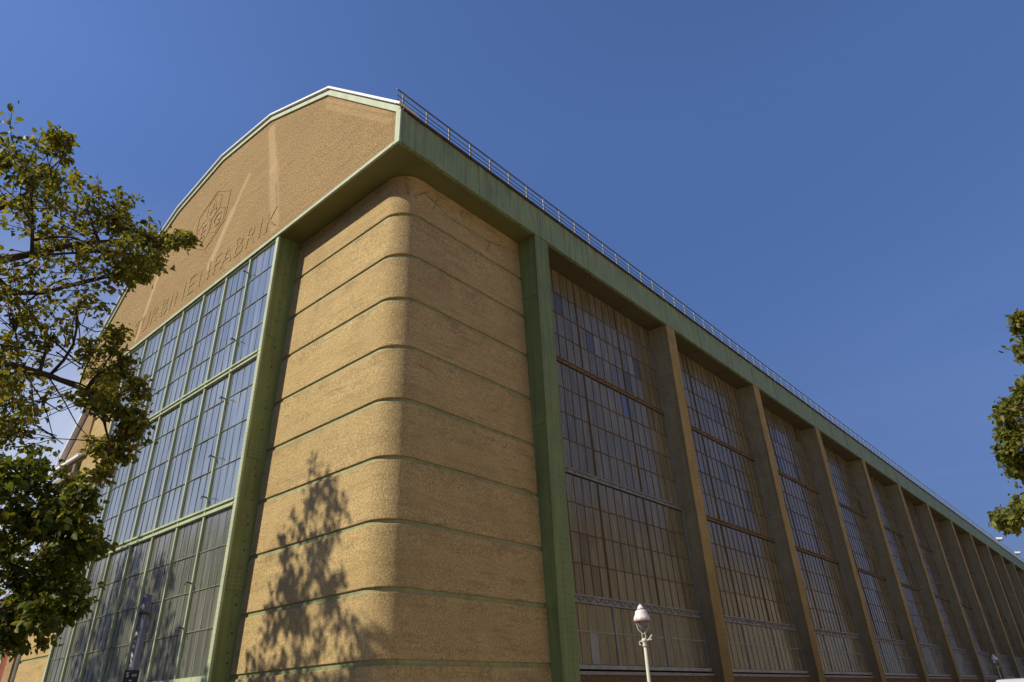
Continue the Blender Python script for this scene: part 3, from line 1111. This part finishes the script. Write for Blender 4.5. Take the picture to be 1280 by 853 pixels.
def house(loc, rz, width, depth, h, mat, label, floors):
    t = thing("apartment_house", label, "house", loc, "apartment houses across the street", rz)
    MB().box(-width / 2, width / 2, 0, depth, 0, h).obj("wall", mat, t)
    MB().prism([(-0.5, h + 0.002), (depth + 0.5, h + 0.002), (depth - 3, h + 3.2), (3, h + 3.2)], 'x', -width / 2 - 0.02, width / 2 + 0.02).obj("roof", M_tile, t)
    fr, pn = MB(), MB()
    n = int(width / 2.9)
    fh = (h - 1.5) / floors
    for f in range(floors):
        for k in range(n):
            x = -width / 2 + (k + 0.5) * width / n
            z = 1.4 + f * fh
            fr.box(x - 0.65, x + 0.65, -0.07, 0.02, z - 0.1, z + 1.9)
            pn.box(x - 0.53, x + 0.53, -0.085, -0.071, z, z + 1.78)
    fr.obj("window", M_white, t, kind="stuff")
    pn.obj("pane", M_glassF, t, kind="stuff")
    MB().box(-width / 2, width / 2, -0.25, -0.001, h - 0.5, h - 0.1).obj("cornice", M_wall_c, t)


for k, (y, w_, h_, mt, lab) in enumerate(((-12, 22, 17.5, M_wall_a, "ochre rendered apartment house across the side street"),
                                          (12, 25, 19.5, M_wall_c, "cream rendered apartment house across the side street"),
                                          (38, 26, 18.0, M_wall_a, "darker ochre apartment house further along the side street"),
                                          (65, 27, 19.0, M_wall_b, "grey rendered apartment house far along the side street"),
                                          (93, 28, 18.0, M_wall_c, "farthest cream apartment house along the side street"))):
    house((25.6, y, 0.1), math.pi / 2 * -1, w_, 12, h_, mt, lab, 5)
for k, (x, w_, h_, mt, lab) in enumerate(((-8, 26, 24.5, M_wall_d, "brown apartment house facing the gable"),
                                          (-35, 27, 26.0, M_wall_b, "grey apartment house facing the gable"),
                                          (-63, 28, 25.0, M_wall_d, "brown apartment house beyond the grey one facing the gable"),
                                          (-93, 31, 25.5, M_wall_a, "ochre apartment house well beyond the others facing the gable"),
                                          (-126, 34, 25.0, M_wall_b, "farthest grey apartment house facing the gable"))):
    house((x, -38, 0.1), math.pi, w_, 12, h_, mt, lab, 7)

# ------------------------------------------------------------------ trees
M_bark = plain("dark_bark", (0.07, 0.052, 0.035), 0.95, var=0.3, scale=6, bump=0.8)
M_leaf_lime = leaf_mat("lime_leaf", [(0.0, (0.15, 0.175, 0.03)), (0.5, (0.22, 0.23, 0.04)), (0.78, (0.31, 0.285, 0.06)), (0.92, (0.55, 0.48, 0.04)), (1.0, (0.36, 0.22, 0.06))])
M_leaf_maple = leaf_mat("maple_leaf", [(0.0, (0.075, 0.10, 0.014)), (0.55, (0.11, 0.135, 0.018)), (0.85, (0.17, 0.18, 0.022)), (1.0, (0.36, 0.34, 0.03))])
M_leaf_right = leaf_mat("horse_chestnut_leaf", [(0.0, (0.12, 0.145, 0.03)), (0.6, (0.19, 0.21, 0.045)), (0.9, (0.29, 0.29, 0.06)), (1.0, (0.32, 0.24, 0.06))])


def leaves_mesh(name, pos, axis, size, mat, rs, ratio=0.62, droop=0.5):
    """pos: n x 3 leaf bases, axis: n x 3 directions the leaves point; two folded quads per leaf"""
    n = len(pos)
    ax = axis + rs.normal(0, 0.55, (n, 3))
    ax[:, 2] -= droop
    ax /= np.linalg.norm(ax, axis=1)[:, None]
    nr = rs.normal(0, 0.8, (n, 3))
    nr[:, 2] += 0.9
    sd = np.cross(ax, nr)
    sd /= np.linalg.norm(sd, axis=1)[:, None] + 1e-9
    nn = np.cross(sd, ax)
    L = size * rs.uniform(0.5, 1.35, (n, 1))
    wd = L * ratio * 0.5
    lift = wd * rs.uniform(0.1, 0.7, (n, 1))
    p0 = pos
    p1 = pos + ax * L * 0.28 + sd * wd + nn * lift
    p2 = pos + ax * L * 0.68 + sd * wd * 0.8 + nn * lift * 0.7
    p3 = pos + ax * L - nn * L * 0.08
    p4 = pos + ax * L * 0.68 - sd * wd * 0.8 + nn * lift * 0.7
    p5 = pos + ax * L * 0.28 - sd * wd + nn * lift
    v = np.stack([p0, p1, p2, p3, p4, p5], 1).reshape(-1, 3)
    b = np.arange(n)[:, None] * 6
    f = np.concatenate([b + np.array([[0, 1, 2, 3]]), b + np.array([[0, 3, 4, 5]])], 1).reshape(-1, 4)
    me = bpy.data.meshes.new(name)
    me.vertices.add(len(v))
    me.vertices.foreach_set("co", v.astype(np.float32).ravel())
    me.loops.add(f.size)
    me.loops.foreach_set("vertex_index", f.astype(np.int32).ravel())
    me.polygons.add(len(f))
    me.polygons.foreach_set("loop_start", np.arange(0, f.size, 4, dtype=np.int32))
    me.polygons.foreach_set("loop_total", np.full(len(f), 4, dtype=np.int32))
    me.materials.append(mat)
    me.update(calc_edges=True)
    return me


def bend(a, b, k, rs, sag=0.1):
    a, b = np.array(a, float), np.array(b, float)
    L = np.linalg.norm(b - a)
    mid = rs.normal(0, 0.07 * L, 3)
    out = []
    for i in range(k + 1):
        t = i / k
        out.append(a + (b - a) * t + (mid + np.array([0, 0, sag * L])) * math.sin(math.pi * t))
    return out


def tree(name, label, cat, base, trunk, clumps, limbs, leaf, mat, seed, twigs=9, per=14, group=None, bare=()):
    """trunk: list of (x,y,z,r); clumps: (x,y,z,r,density); limbs: polylines [(x,y,z,r)...]; all in world coordinates"""
    rs = np.random.RandomState(seed)
    bx, by, bz = base
    t = thing(name, label, cat, base, group)
    o3 = np.array(base, float)
    loc = lambda p: tuple(np.array(p[:3], float) - o3)
    tm = MB().tube([loc(p) for p in trunk], [p[3] for p in trunk], 12)
    tm.obj("trunk", M_bark, t, smooth=True)
    lb = MB()
    nodes = []
    for lp in limbs:
        lb.tube([loc(p) for p in lp], [p[3] * 0.62 for p in lp], 7)
        for i in range(len(lp) - 1):
            a, b = np.array(lp[i]), np.array(lp[i + 1])
            for q in np.linspace(0, 1, 6):
                nodes.append(a + (b - a) * q)
    nodes = np.array(nodes)
    tw = MB()
    P, D = [], []
    for (x, y, z, r, den) in clumps:
        c = np.array((x, y, z))
        k = np.argmin(np.linalg.norm(nodes[:, :3] - c, axis=1) + 0.4 * (nodes[:, 2] > z))
        src = nodes[k]
        path = bend(src[:3], c, 4, rs)
        rr = max(0.007, min(0.02, src[3] * 0.5))
        lb.tube([tuple(p - o3) for p in path], [rr, rr * 0.85, rr * 0.7, rr * 0.55, rr * 0.4], 5)
        for j in range(int(twigs * den)):
            d = rs.normal(0, 1, 3)
            d /= np.linalg.norm(d)
            d = d * 0.9 + 0.35 * (c - src[:3]) / (np.linalg.norm(c - src[:3]) + 0.01)
            s0 = path[rs.randint(2, 5)] + rs.normal(0, 0.15 * r, 3)
            e = c + d * r * (rs.uniform(0.05, 1.0) ** 0.5) * 1.1
            tp = bend(s0, e, 4, rs, 0.06)
            tw.tube([tuple(p - o3) for p in tp], [0.006, 0.005, 0.004, 0.003, 0.002], 3, cap=False)
            for q in range(per):
                u = rs.uniform(0.25, 1.02) ** 0.8
                i = min(3, int(u * 4))
                fr = u * 4 - i
                pt = tp[i] * (1 - fr) + tp[i + 1] * fr
                dirv = tp[i + 1] - tp[i]
                dirv = dirv / (np.linalg.norm(dirv) + 1e-6)
                side = rs.normal(0, 1, 3)
                P.append(pt + rs.normal(0, leaf * 0.5, 3))
                D.append(dirv * 0.7 + side * 0.6)
    for lp in bare:
        tw.tube([loc(p) for p in lp], [0.008 * (1 - 0.7 * i / len(lp)) for i in range(len(lp))], 4, cap=False)
    lb.obj("limb", M_bark, t, smooth=True)
    tw.obj("twig", M_bark, t, kind="stuff")
    me = leaves_mesh("crown", np.array(P) - o3, np.array(D), leaf, mat, rs)
    link("crown", me, t)
    return t


def ray(u, v, d):
    q = fw + r2 * ((u - 640) / 845.69) - u2 * ((v - 426.5) / 845.69)
    return CAM + q.normalized() * d


# TREES_DATA
UP = [(5.45, -8.7, 6.28, 0.43, 1.0), (4.54, -8.34, 6.97, 0.47, 1.0), (5.3, -8.53, 5.99, 0.55, 1.0), (4.32, -8.08, 6.76, 0.64, 1.0), (5.01, -7.92, 6.34, 0.46, 1.0), (4.91, -7.71, 6.52, 0.36, 1.0), (4.71, -7.43, 6.64, 0.27, 1.0), (4.7, -8.17, 6.03, 0.66, 1.0), (5.17, -7.83, 5.91, 0.51, 1.0), (5.04, -8.38, 5.46, 0.59, 1.0), (5.61, -7.6, 5.78, 0.37, 1.2), (4.78, -7.16, 6.55, 0.23, 1.0), (5.28, -7.17, 6.3, 0.14, 0.8), (5.74, -7.17, 6.04, 0.09, 0.8), (4.07, -7.71, 6.11, 0.63, 1.0), (5.17, -7.55, 5.73, 0.39, 1.0), (5.02, -7.44, 5.93, 0.25, 1.0), (4.75, -8.11, 5.25, 0.56, 1.0), (4.05, -8.06, 5.18, 0.55, 1.0), (3.99, -8.03, 4.8, 0.44, 0.8), (4.19, -7.75, 5.24, 0.34, 0.6), (4.91, -7.76, 5.33, 0.29, 0.6), (4.89, -7.3, 5.12, 0.18, 0.8), (4.86, -7.2, 4.88, 0.21, 0.9), (4.71, -6.99, 4.72, 0.27, 1.1), (4.93, -6.94, 4.31, 0.21, 1.1), (4.86, -7.2, 4.46, 0.26, 1.2), (3.63, -7.04, 5.25, 0.24, 0.8), (3.42, -6.75, 4.48, 0.24, 1.1), (4.72, -6.96, 4.01, 0.14, 1.0), (4.92, -7.11, 3.74, 0.1, 0.8), (4.76, -6.94, 4.21, 0.19, 1.0), (3.71, -7.76, 4.56, 0.37, 1.0), (3.49, -7.74, 4.35, 0.24, 1.0), (4.86, -8.05, 4.24, 0.34, 1.0), (4.3, -7.36, 5.2, 0.21, 0.7), (6.0, -8.53, 6.34, 0.11, 0.5), (5.2, -8.42, 6.8, 0.18, 0.7), (4.8, -7.15, 6.23, 0.13, 0.8), (4.19, -7.04, 6.41, 0.17, 0.7), (4.64, -7.39, 4.51, 0.17, 0.6), (3.69, -7.79, 5.03, 0.38, 0.7), (4.26, -8.9, 6.64, 0.69, 0.4), (3.76, -8.73, 5.96, 0.83, 0.35), (4.97, -8.54, 4.6, 0.57, 0.35), (4.62, -9.19, 5.85, 0.76, 0.25), (3.39, -8.9, 5.45, 0.98, 0.25), (5.19, -8.95, 6.49, 0.42, 0.6), (3.46, -8.05, 4.6, 0.46, 0.5)]
LO = [(1.54, -7.1, 4.43, 0.49, 1.0), (1.21, -6.75, 4.5, 0.58, 1.0), (1.72, -6.54, 4.17, 0.55, 1.0), (2.56, -6.59, 4.07, 0.24, 1.0), (2.26, -7.04, 3.75, 0.52, 0.75), (2.28, -6.68, 3.64, 0.52, 1.0), (2.12, -6.3, 3.62, 0.31, 1.0), (0.94, -5.8, 3.83, 0.16, 0.8), (1.25, -6.74, 3.47, 0.53, 0.7), (1.01, -6.34, 3.55, 0.58, 1.0), (1.48, -6.13, 3.13, 0.33, 0.9), (1.26, -6.42, 3.08, 0.5, 1.0), (0.87, -6.56, 2.91, 0.51, 1.0), (0.72, -6.27, 2.78, 0.31, 0.8), (0.87, -6.11, 3.35, 0.45, 1.0), (0.83, -6.54, 2.66, 0.27, 0.8), (2.29, -6.3, 2.86, 0.2, 0.8), (1.94, -6.39, 3.91, 0.32, 1.0), (2.31, -6.56, 2.75, 0.27, 0.8), (1.56, -6.66, 4.1, 0.52, 1.0), (0.96, -6.51, 3.23, 0.58, 1.0), (2.38, -6.55, 3.37, 0.42, 1.0), (2.08, -7.14, 3.92, 0.46, 1.0), (1.7, -7.04, 3.61, 0.4, 0.6), (1.94, -7.52, 4.07, 0.53, 0.5), (0.85, -7.23, 3.53, 0.68, 0.35), (1.57, -7.22, 2.78, 0.54, 0.4), (1.08, -7.68, 3.63, 0.83, 0.25)]
RI = [(12.03, 1.34, 5.95, 0.1275, 1.0), (12.07, 1.5, 5.89, 0.2295, 1.0), (11.94, 2.06, 5.8, 0.153, 0.6), (11.48, 2.29, 5.12, 0.187, 1.0), (11.45, 1.19, 4.7, 0.1275, 0.8), (11.6, 2.15, 5.1, 0.23800000000000002, 1.0), (11.52, 1.57, 4.58, 0.3145, 1.0), (11.44, 1.24, 4.47, 0.1785, 1.0), (11.33, 1.66, 4.41, 0.1105, 0.8), (11.39, 1.88, 4.3, 0.2295, 1.0), (11.27, 2.52, 4.3, 0.153, 0.7), (10.99, 1.81, 3.54, 0.14450000000000002, 1.2), (10.98, 1.3, 3.48, 0.085, 0.7), (11.04, 2.49, 3.66, 0.2295, 1.2), (11.24, 1.45, 3.56, 0.221, 1.0), (11.58, 1.82, 4.4, 0.49299999999999994, 0.6), (11.41, 2.45, 3.91, 0.51, 0.6), (12.03, 1.66, 5.14, 0.5780000000000001, 0.5), (11.97, 1.8, 4.3, 0.7224999999999999, 0.35), (12.37, 1.89, 5.7, 0.6034999999999999, 0.4), (11.76, 1.03, 4.86, 0.1615, 1.0)]
tree('lime_tree', 'tall lime tree with yellowing leaves reaching in front of the gable', 'tree', (3.46, -9.18, 0.12), [(3.46, -9.18, 0.0, 0.324), (3.46, -9.18, 0.5, 0.24), (3.4899999999999998, -9.18, 3.6, 0.204), (3.42, -9.15, 6.3, 0.156), (4.06, -9.67, 6.18, 0.06)], UP, [[(3.48, -9.21, 5.0, 0.1), (4.03, -8.84, 5.48, 0.082), (4.55, -8.44, 5.75, 0.065), (4.83, -7.92, 6.09, 0.047), (5.04, -7.48, 6.27, 0.03), (5.2, -7.13, 6.35, 0.012)], [(3.54, -9.26, 5.14, 0.08), (4.51, -8.96, 5.75, 0.057), (4.82, -8.58, 6.24, 0.035), (5.05, -8.38, 6.54, 0.012)], [(3.36, -9.08, 4.66, 0.08), (4.01, -8.68, 5.18, 0.066), (4.33, -8.32, 5.52, 0.053), (4.43, -7.98, 5.63, 0.039), (4.62, -7.67, 5.85, 0.026), (4.87, -7.39, 5.97, 0.012)], [(3.25, -8.95, 4.31, 0.085), (3.9, -8.51, 4.89, 0.073), (4.17, -8.1, 4.87, 0.061), (4.23, -7.66, 4.84, 0.049), (4.28, -7.3, 4.76, 0.036), (4.26, -7.08, 4.54, 0.024), (4.2, -6.9, 4.23, 0.012)], [(4.23, -7.66, 4.84, 0.022), (4.2, -7.36, 4.85, 0.017), (4.24, -7.03, 4.75, 0.013), (4.25, -6.75, 4.56, 0.008)], [(4.06, -8.5, 5.92, 0.035), (3.98, -8.04, 5.66, 0.028), (3.92, -7.72, 5.41, 0.022), (3.9, -7.34, 5.2, 0.015), (4.02, -7.07, 5.31, 0.008)], [(4.9, -8.26, 5.73, 0.03), (5.08, -8.39, 6.05, 0.023), (5.26, -8.56, 6.35, 0.015), (5.35, -8.66, 6.48, 0.008)], [(3.68, -9.39, 5.47, 0.07), (4.37, -9.29, 6.13, 0.051), (4.94, -9.14, 6.47, 0.031), (5.1, -8.92, 6.68, 0.012)], [(3.33, -9.05, 4.59, 0.07), (3.6, -8.86, 5.0, 0.051), (3.41, -8.43, 5.24, 0.031), (3.62, -8.09, 5.39, 0.012)]], 0.06, M_leaf_lime, 3, twigs=14, per=23, bare=[[(4.33, -7.69, 5.07, 0.01), (4.34, -7.44, 4.97, 0.007), (4.39, -7.33, 5.03, 0.003)], [(4.23, -7.67, 4.83, 0.01), (4.19, -7.46, 4.63, 0.008), (4.16, -7.27, 4.42, 0.005), (4.16, -7.14, 4.32, 0.003)], [(4.09, -7.86, 4.86, 0.01), (4.05, -7.62, 4.63, 0.008), (4.02, -7.52, 4.49, 0.005), (3.98, -7.41, 4.3, 0.003)], [(4.37, -7.63, 5.59, 0.01), (4.27, -7.51, 5.36, 0.008), (4.18, -7.44, 5.12, 0.005), (4.16, -7.29, 4.98, 0.003)], [(4.04, -8.13, 5.11, 0.01), (4.11, -7.78, 5.12, 0.008), (4.16, -7.49, 5.11, 0.005), (4.2, -7.25, 5.06, 0.003)], [(4.05, -7.62, 4.63, 0.01), (4.06, -7.43, 4.55, 0.007), (4.14, -7.29, 4.66, 0.003)], [(3.98, -7.74, 4.8, 0.01), (3.87, -7.57, 4.42, 0.007), (3.89, -7.35, 4.32, 0.003)], [(4.23, -7.53, 5.51, 0.01), (4.25, -7.37, 5.47, 0.007), (4.31, -7.23, 5.53, 0.003)], [(4.23, -7.66, 4.84, 0.01), (4.32, -7.55, 4.98, 0.007), (4.44, -7.37, 5.15, 0.003)]])
tree('maple_tree', 'dark green maple low in front of the annexe, below the yellowing lime', 'tree', (0.72, -7.7, 0.12), [(0.72, -7.7, 0.0, 0.18900000000000003), (0.72, -7.7, 0.5, 0.14), (0.75, -7.7, 1.6, 0.11900000000000001), (0.6799999999999999, -7.67, 2.8, 0.09100000000000001), (0.86, -8.03, 4.01, 0.035)], LO, [[(0.8, -7.6, 2.57, 0.07), (1.11, -7.29, 3.1, 0.056), (1.44, -6.97, 3.47, 0.041), (1.58, -6.65, 3.77, 0.026), (1.71, -6.32, 3.97, 0.012)], [(0.81, -7.66, 2.75, 0.06), (1.37, -7.49, 3.61, 0.044), (1.52, -7.15, 4.03, 0.028), (1.66, -6.87, 4.34, 0.012)], [(0.79, -7.56, 2.44, 0.05), (1.31, -7.17, 2.81, 0.04), (1.42, -6.73, 2.92, 0.03), (1.53, -6.36, 3.08, 0.02), (1.6, -6.16, 3.12, 0.01)], [(1.44, -6.97, 3.47, 0.03), (1.51, -6.61, 3.35, 0.023), (1.62, -6.32, 3.52, 0.015), (1.7, -6.14, 3.68, 0.008)], [(0.82, -7.72, 2.92, 0.05), (1.22, -7.77, 3.59, 0.031), (1.32, -7.6, 3.99, 0.012)]], 0.095, M_leaf_maple, 4, twigs=15, per=24)
tree('street_tree', 'olive green tree cut off by the picture edge beyond the far roof railing', 'tree', (12.31, 2.74, 0.12), [(12.31, 2.74, 0.0, 0.27), (12.31, 2.74, 0.5, 0.2), (12.34, 2.74, 3.2, 0.17), (12.270000000000001, 2.77, 5.6, 0.13), (13.25, 2.01, 6.01, 0.05)], RI, [[(12.02, 2.64, 2.79, 0.07), (11.84, 2.23, 3.57, 0.056), (11.59, 1.94, 3.99, 0.041), (11.56, 1.81, 4.52, 0.026), (11.54, 1.72, 4.85, 0.012)], [(11.95, 2.66, 2.61, 0.05), (11.59, 2.3, 3.11, 0.037), (11.3, 2.03, 3.43, 0.023), (11.06, 1.99, 3.55, 0.01)], [(12.16, 2.6, 3.16, 0.06), (12.12, 2.08, 4.33, 0.043), (12.13, 1.62, 5.21, 0.027), (12.05, 1.4, 5.82, 0.01)]], 0.075, M_leaf_right, 5, twigs=17, per=22)


# trees on the far side of the branch road: their shadows fall on the pylon and on the front glass
def shadow_tree(x, y, h, r, seed, label, r0=0.35):
    rs = np.random.RandomState(seed)
    cl = []
    z = h * 0.30
    while z < h - 0.3:
        f = (z - h * 0.30) / (h * 0.70)
        rad = r * (1 - f) ** 0.62 * rs.uniform(0.72, 1.1) + 0.12
        n = max(1, int(4.1 * rad + 0.6))
        for k in range(n):
            a = rs.uniform(0, 6.28)
            q = rad * math.sqrt(rs.uniform(0.05, 1.0)) * 0.95
            cl.append((x + q * math.cos(a), y + q * math.sin(a), z + rs.uniform(-0.3, 0.3), 0.36 + 0.22 * rad / r, 1.0))
        z += 0.62
    limb = [[(x, y, h * 0.28, 0.16), (x + 0.1, y, h * 0.5, 0.11), (x, y + 0.05, h * 0.75, 0.06), (x, y, h - 0.3, 0.02)]]
    tree('roadside_tree', label, 'tree', (x, y, 0.0), [(x, y, -0.02, 0.3), (x, y, 0.6, 0.22), (x + 0.05, y, h * 0.3, 0.18)], cl, limb, 0.21, M_leaf_maple, seed, twigs=5, per=7,
         group='roadside trees casting shade on the hall')


shadow_tree(-9.6, -11.0, 17.6, 3.6, 21, 'tall roadside tree whose shade falls on the rounded concrete corner')
shadow_tree(-7.6, -11.6, 14.0, 2.9, 22, 'lower roadside tree shading the foot of the rounded concrete corner')
shadow_tree(-19.5, -11.0, 16.5, 4.0, 23, 'broad pointed roadside tree whose shade falls on the middle of the front glass')
shadow_tree(-16.8, -11.2, 16.0, 3.1, 24, 'narrow roadside tree whose shade falls nearer the steel post on the front glass')
shadow_tree(-22.0, -11.3, 14.6, 2.6, 25, 'roadside tree shading the lower front glass next to the maple')
shadow_tree(-14.9, -11.3, 14.0, 1.5, 26, 'thin roadside tree shading the foot of the front glass by the pylon')

# ------------------------------------------------------------------ street lamps
M_enamel = plain("white_lamp_enamel", (0.78, 0.77, 0.74), 0.35, var=0.06, scale=9, spec=0.5)
M_red = plain("red_rim_paint", (0.34, 0.12, 0.10), 0.5)
M_lamppost = paint("pale_lamp_post_paint", (0.58, 0.58, 0.46), dirt=(0.28, 0.24, 0.15), dirt_amt=0.4)
M_clear = None
t_ = NT("lamp_globe_glass")
t_.b.inputs["Transmission Weight"].default_value = 0.9
t_.b.inputs["IOR"].default_value = 1.3
M_clear = t_.done((0.85, 0.83, 0.76), 0.08, None, 0.5)


def lamp(loc, label):
    t = thing("street_lamp", label, "street lamp", loc, "white gas lamps along the hall")
    t.scale = (0.80, 0.80, 0.815)
    p = MB()
    p.lathe([(0.16, 0), (0.16, 0.08), (0.11, 0.14), (0.095, 0.75), (0.11, 0.80), (0.06, 0.9), (0.052, 2.2), (0.062, 2.22), (0.062, 2.26), (0.05, 2.28), (0.042, 3.15)], n=18)
    p.obj("post", M_lamppost, t, smooth=True)
    MB().lathe([(0.055, 3.151), (0.075, 3.18), (0.05, 3.21), (0.06, 3.27), (0.085, 3.29), (0.07, 3.34), (0.03, 3.37)], n=16).obj("collar", M_lamppost, t, smooth=True)
    MB().tube([(-0.07, 0, 3.29), (-0.13, 0.0, 3.30), (-0.17, 0.0, 3.27), (-0.16, 0, 3.22), (-0.12, 0, 3.21)], 0.016, 7).obj("ladder_hook", M_lamppost, t)
    MB().tube([(0.05, 0.02, 3.29), (0.14, 0.06, 3.35), (0.21, 0.09, 3.44)], 0.02, 7).obj("ladder_rest", M_lamppost, t)
    MB().tube([(0.08, 0.03, 3.31), (0.20, 0.08, 3.33)], 0.014, 7).obj("ladder_rest", M_lamppost, t)
    for a in (0.68, 0.68 + math.pi):
        c_, s_ = math.cos(a), math.sin(a)
        MB().tube([(0.012 * c_, 0.012 * s_, 3.47), (0.07 * c_, 0.07 * s_, 3.52), (0.135 * c_, 0.135 * s_, 3.60), (0.155 * c_, 0.155 * s_, 3.69), (0.19 * c_, 0.19 * s_, 3.79)], 0.014, 7).obj("bracket_arm", M_lamppost, t)
    MB().tube([(0.05 * math.cos(0.68), 0.05 * math.sin(0.68), 3.35), (0.045 * math.cos(0.68), 0.045 * math.sin(0.68), 3.50)], 0.011, 6).obj("gas_pipe", M_lamppost, t)
    MB().tube([(-0.05 * math.cos(0.68), -0.05 * math.sin(0.68), 3.35), (-0.045 * math.cos(0.68), -0.045 * math.sin(0.68), 3.50)], 0.011, 6).obj("gas_pipe", M_lamppost, t)
    MB().lathe([(0.02, 3.55), (0.05, 3.57), (0.09, 3.63), (0.125, 3.71), (0.14, 3.80)], n=18).obj("globe", M_clear, t, smooth=True)
    MB().lathe([(0.225, 3.785), (0.236, 3.788), (0.236, 3.80), (0.22, 3.806)], n=24).obj("rim", M_red, t, smooth=True)
    h = MB().lathe([(0.225, 3.805), (0.232, 3.85), (0.218, 3.90), (0.178, 3.98), (0.172, 4.00), (0.165, 4.05), (0.12, 4.085), (0.105, 4.09)], n=24).obj("hood", M_enamel, t, smooth=True)
    MB().lathe([(0.108, 4.092), (0.112, 4.098), (0.104, 4.104)], n=18).obj("rim", M_red, t, smooth=True)
    MB().lathe([(0.10, 4.105), (0.096, 4.13), (0.065, 4.19), (0.03, 4.215), (0.018, 4.235), (0.004, 4.245)], n=18).obj("chimney_cap", M_enamel, t, smooth=True)
    v = MB()
    for k in range(10):
        a = k * 0.628 + 0.2
        v.tube([(0.226 * math.cos(a), 0.226 * math.sin(a), 3.858), (0.24 * math.cos(a), 0.24 * math.sin(a), 3.862)], 0.011, 6)
    v.obj("vent_hole", M_dark, h)
    return t


lamp((3.40, 4.88, 0.12), "white bell shaped gas lamp on a slim pale post near the first window")
lamp((3.40, 47.05, 0.12), "small far white gas lamp in front of the distant columns")

# ------------------------------------------------------------------ grey pole with a small dark sign
M_pole = plain("grey_galvanised_pole", (0.20, 0.20, 0.215), 0.5, var=0.15, metal=0.2)
pb = Vector((3.105, -5.76, 0.12))
pole = thing("sign_pole", "grey steel pole with a dark sign plate in front of the shaded glass", "pole", (round(pb.x, 2), round(pb.y, 2), 0.12))
MB().tube([(0, 0, 0), (0, 0, 2.82)], 0.054, 18).obj("post", M_pole, pole, smooth=True)
MB().lathe([(0.045, 2.821), (0.045, 2.826), (0.02, 2.83)], n=16).obj("cap", M_dark, pole)
MB().lathe([(0.055, 2.60), (0.06, 2.605), (0.06, 2.63), (0.055, 2.635)], n=18).obj("clamp", M_lip, pole)
face = (CAM - pb)
face.z = 0
face.normalize()
sd_ = Vector((-face.y, face.x, 0))
b0 = sd_ * 0.09
MB().tube([tuple(sd_ * 0.055 + Vector((0, 0, 2.62))), tuple(sd_ * 0.12 + Vector((0, 0, 2.70)))], 0.012, 6).obj("bracket", M_pole, pole)
MB().tube([tuple(sd_ * 0.085 + Vector((0, 0, 2.42))), tuple(sd_ * 0.098 + Vector((0, 0, 2.61)))], 0.022, 8).obj("stub", M_zinc, pole)
M_signface = plain("dark_sign_plate", (0.025, 0.03, 0.035), 0.5, var=0.1)
ang = math.atan2(face.y, face.x) + math.pi / 2
pl = MB().box(-0.075, 0.075, -0.075, -0.058, 1.85, 2.015).obj("sign_plate", M_signface, pole)
pl.rotation_euler = (0, 0, ang)
for ch, x, z, sz in (("S", -0.04, 1.945, 0.07), ("ao", 0.03, 1.95, 0.05), ("T", 0.0, 1.872, 0.06)):
    me = text_mesh(ch, sz, 0.002)
    me.materials.append(M_white)
    o = link("lettering", me, pl, (x, -0.0775, z))
    o.rotation_euler = (math.pi / 2, 0, 0)

# ------------------------------------------------------------------ parked van, only its roof edge is in view
M_carpaint = plain("silver_car_paint", (0.55, 0.56, 0.58), 0.25, var=0.03, spec=0.6)
M_carglass = plain("tinted_car_glass", (0.02, 0.022, 0.025), 0.05, spec=0.8)
M_tyre = plain("tyre_rubber", (0.02, 0.02, 0.02), 0.8)
van = thing("parked_van", "silver van roof edge just showing at the bottom corner by the far columns", "van", (9.75, 10.4, 0.0))
body = MB().prism([(0.05, 0.35), (4.75, 0.35), (4.8, 0.75), (4.55, 1.0), (3.75, 1.12), (2.95, 1.70), (2.6, 1.77), (1.4, 1.80), (0.35, 1.775), (0.12, 1.66), (0.0, 1.0)], 'x', -0.92, 0.92)
body.obj("body", M_carpaint, van, bevel=0.05)
for s in (-1, 1):
    MB().prism([(0.35, 1.15), (2.75, 1.15), (2.65, 1.62), (0.45, 1.64)], 'x', s * 0.921, s * 0.927).obj("side_window", M_carglass, van)
    MB().box(s * 0.55 - 0.2, s * 0.55 + 0.2, 4.62, 4.80, 0.78, 0.93).obj("headlight", M_white, van)
    MB().box(s * 0.80 - 0.08, s * 0.80 + 0.08, -0.04, 0.06, 0.9, 1.4).obj("tail_light", M_red, van)
    for y in (0.95, 3.75):
        w_ = MB().tube([(s * 0.78, y, 0.33), (s * 0.95, y, 0.33)], 0.33, 24).obj("wheel", M_tyre, van)
        MB().tube([(s * 0.951, y, 0.33), (s * 0.957, y, 0.33)], 0.2, 16).obj("rim", M_zinc, w_)
MB().hexa([(-0.75, 3.70, 1.16), (0.75, 3.70, 1.16), (0.72, 3.0, 1.67), (-0.72, 3.0, 1.67), (-0.75, 3.74, 1.17), (0.75, 3.74, 1.17), (0.72, 3.04, 1.69), (-0.72, 3.04, 1.69)]).obj("windscreen", M_carglass, van)
MB().box(-0.7, 0.7, -0.03, 0.03, 1.15, 1.6).obj("rear_window", M_carglass, van)
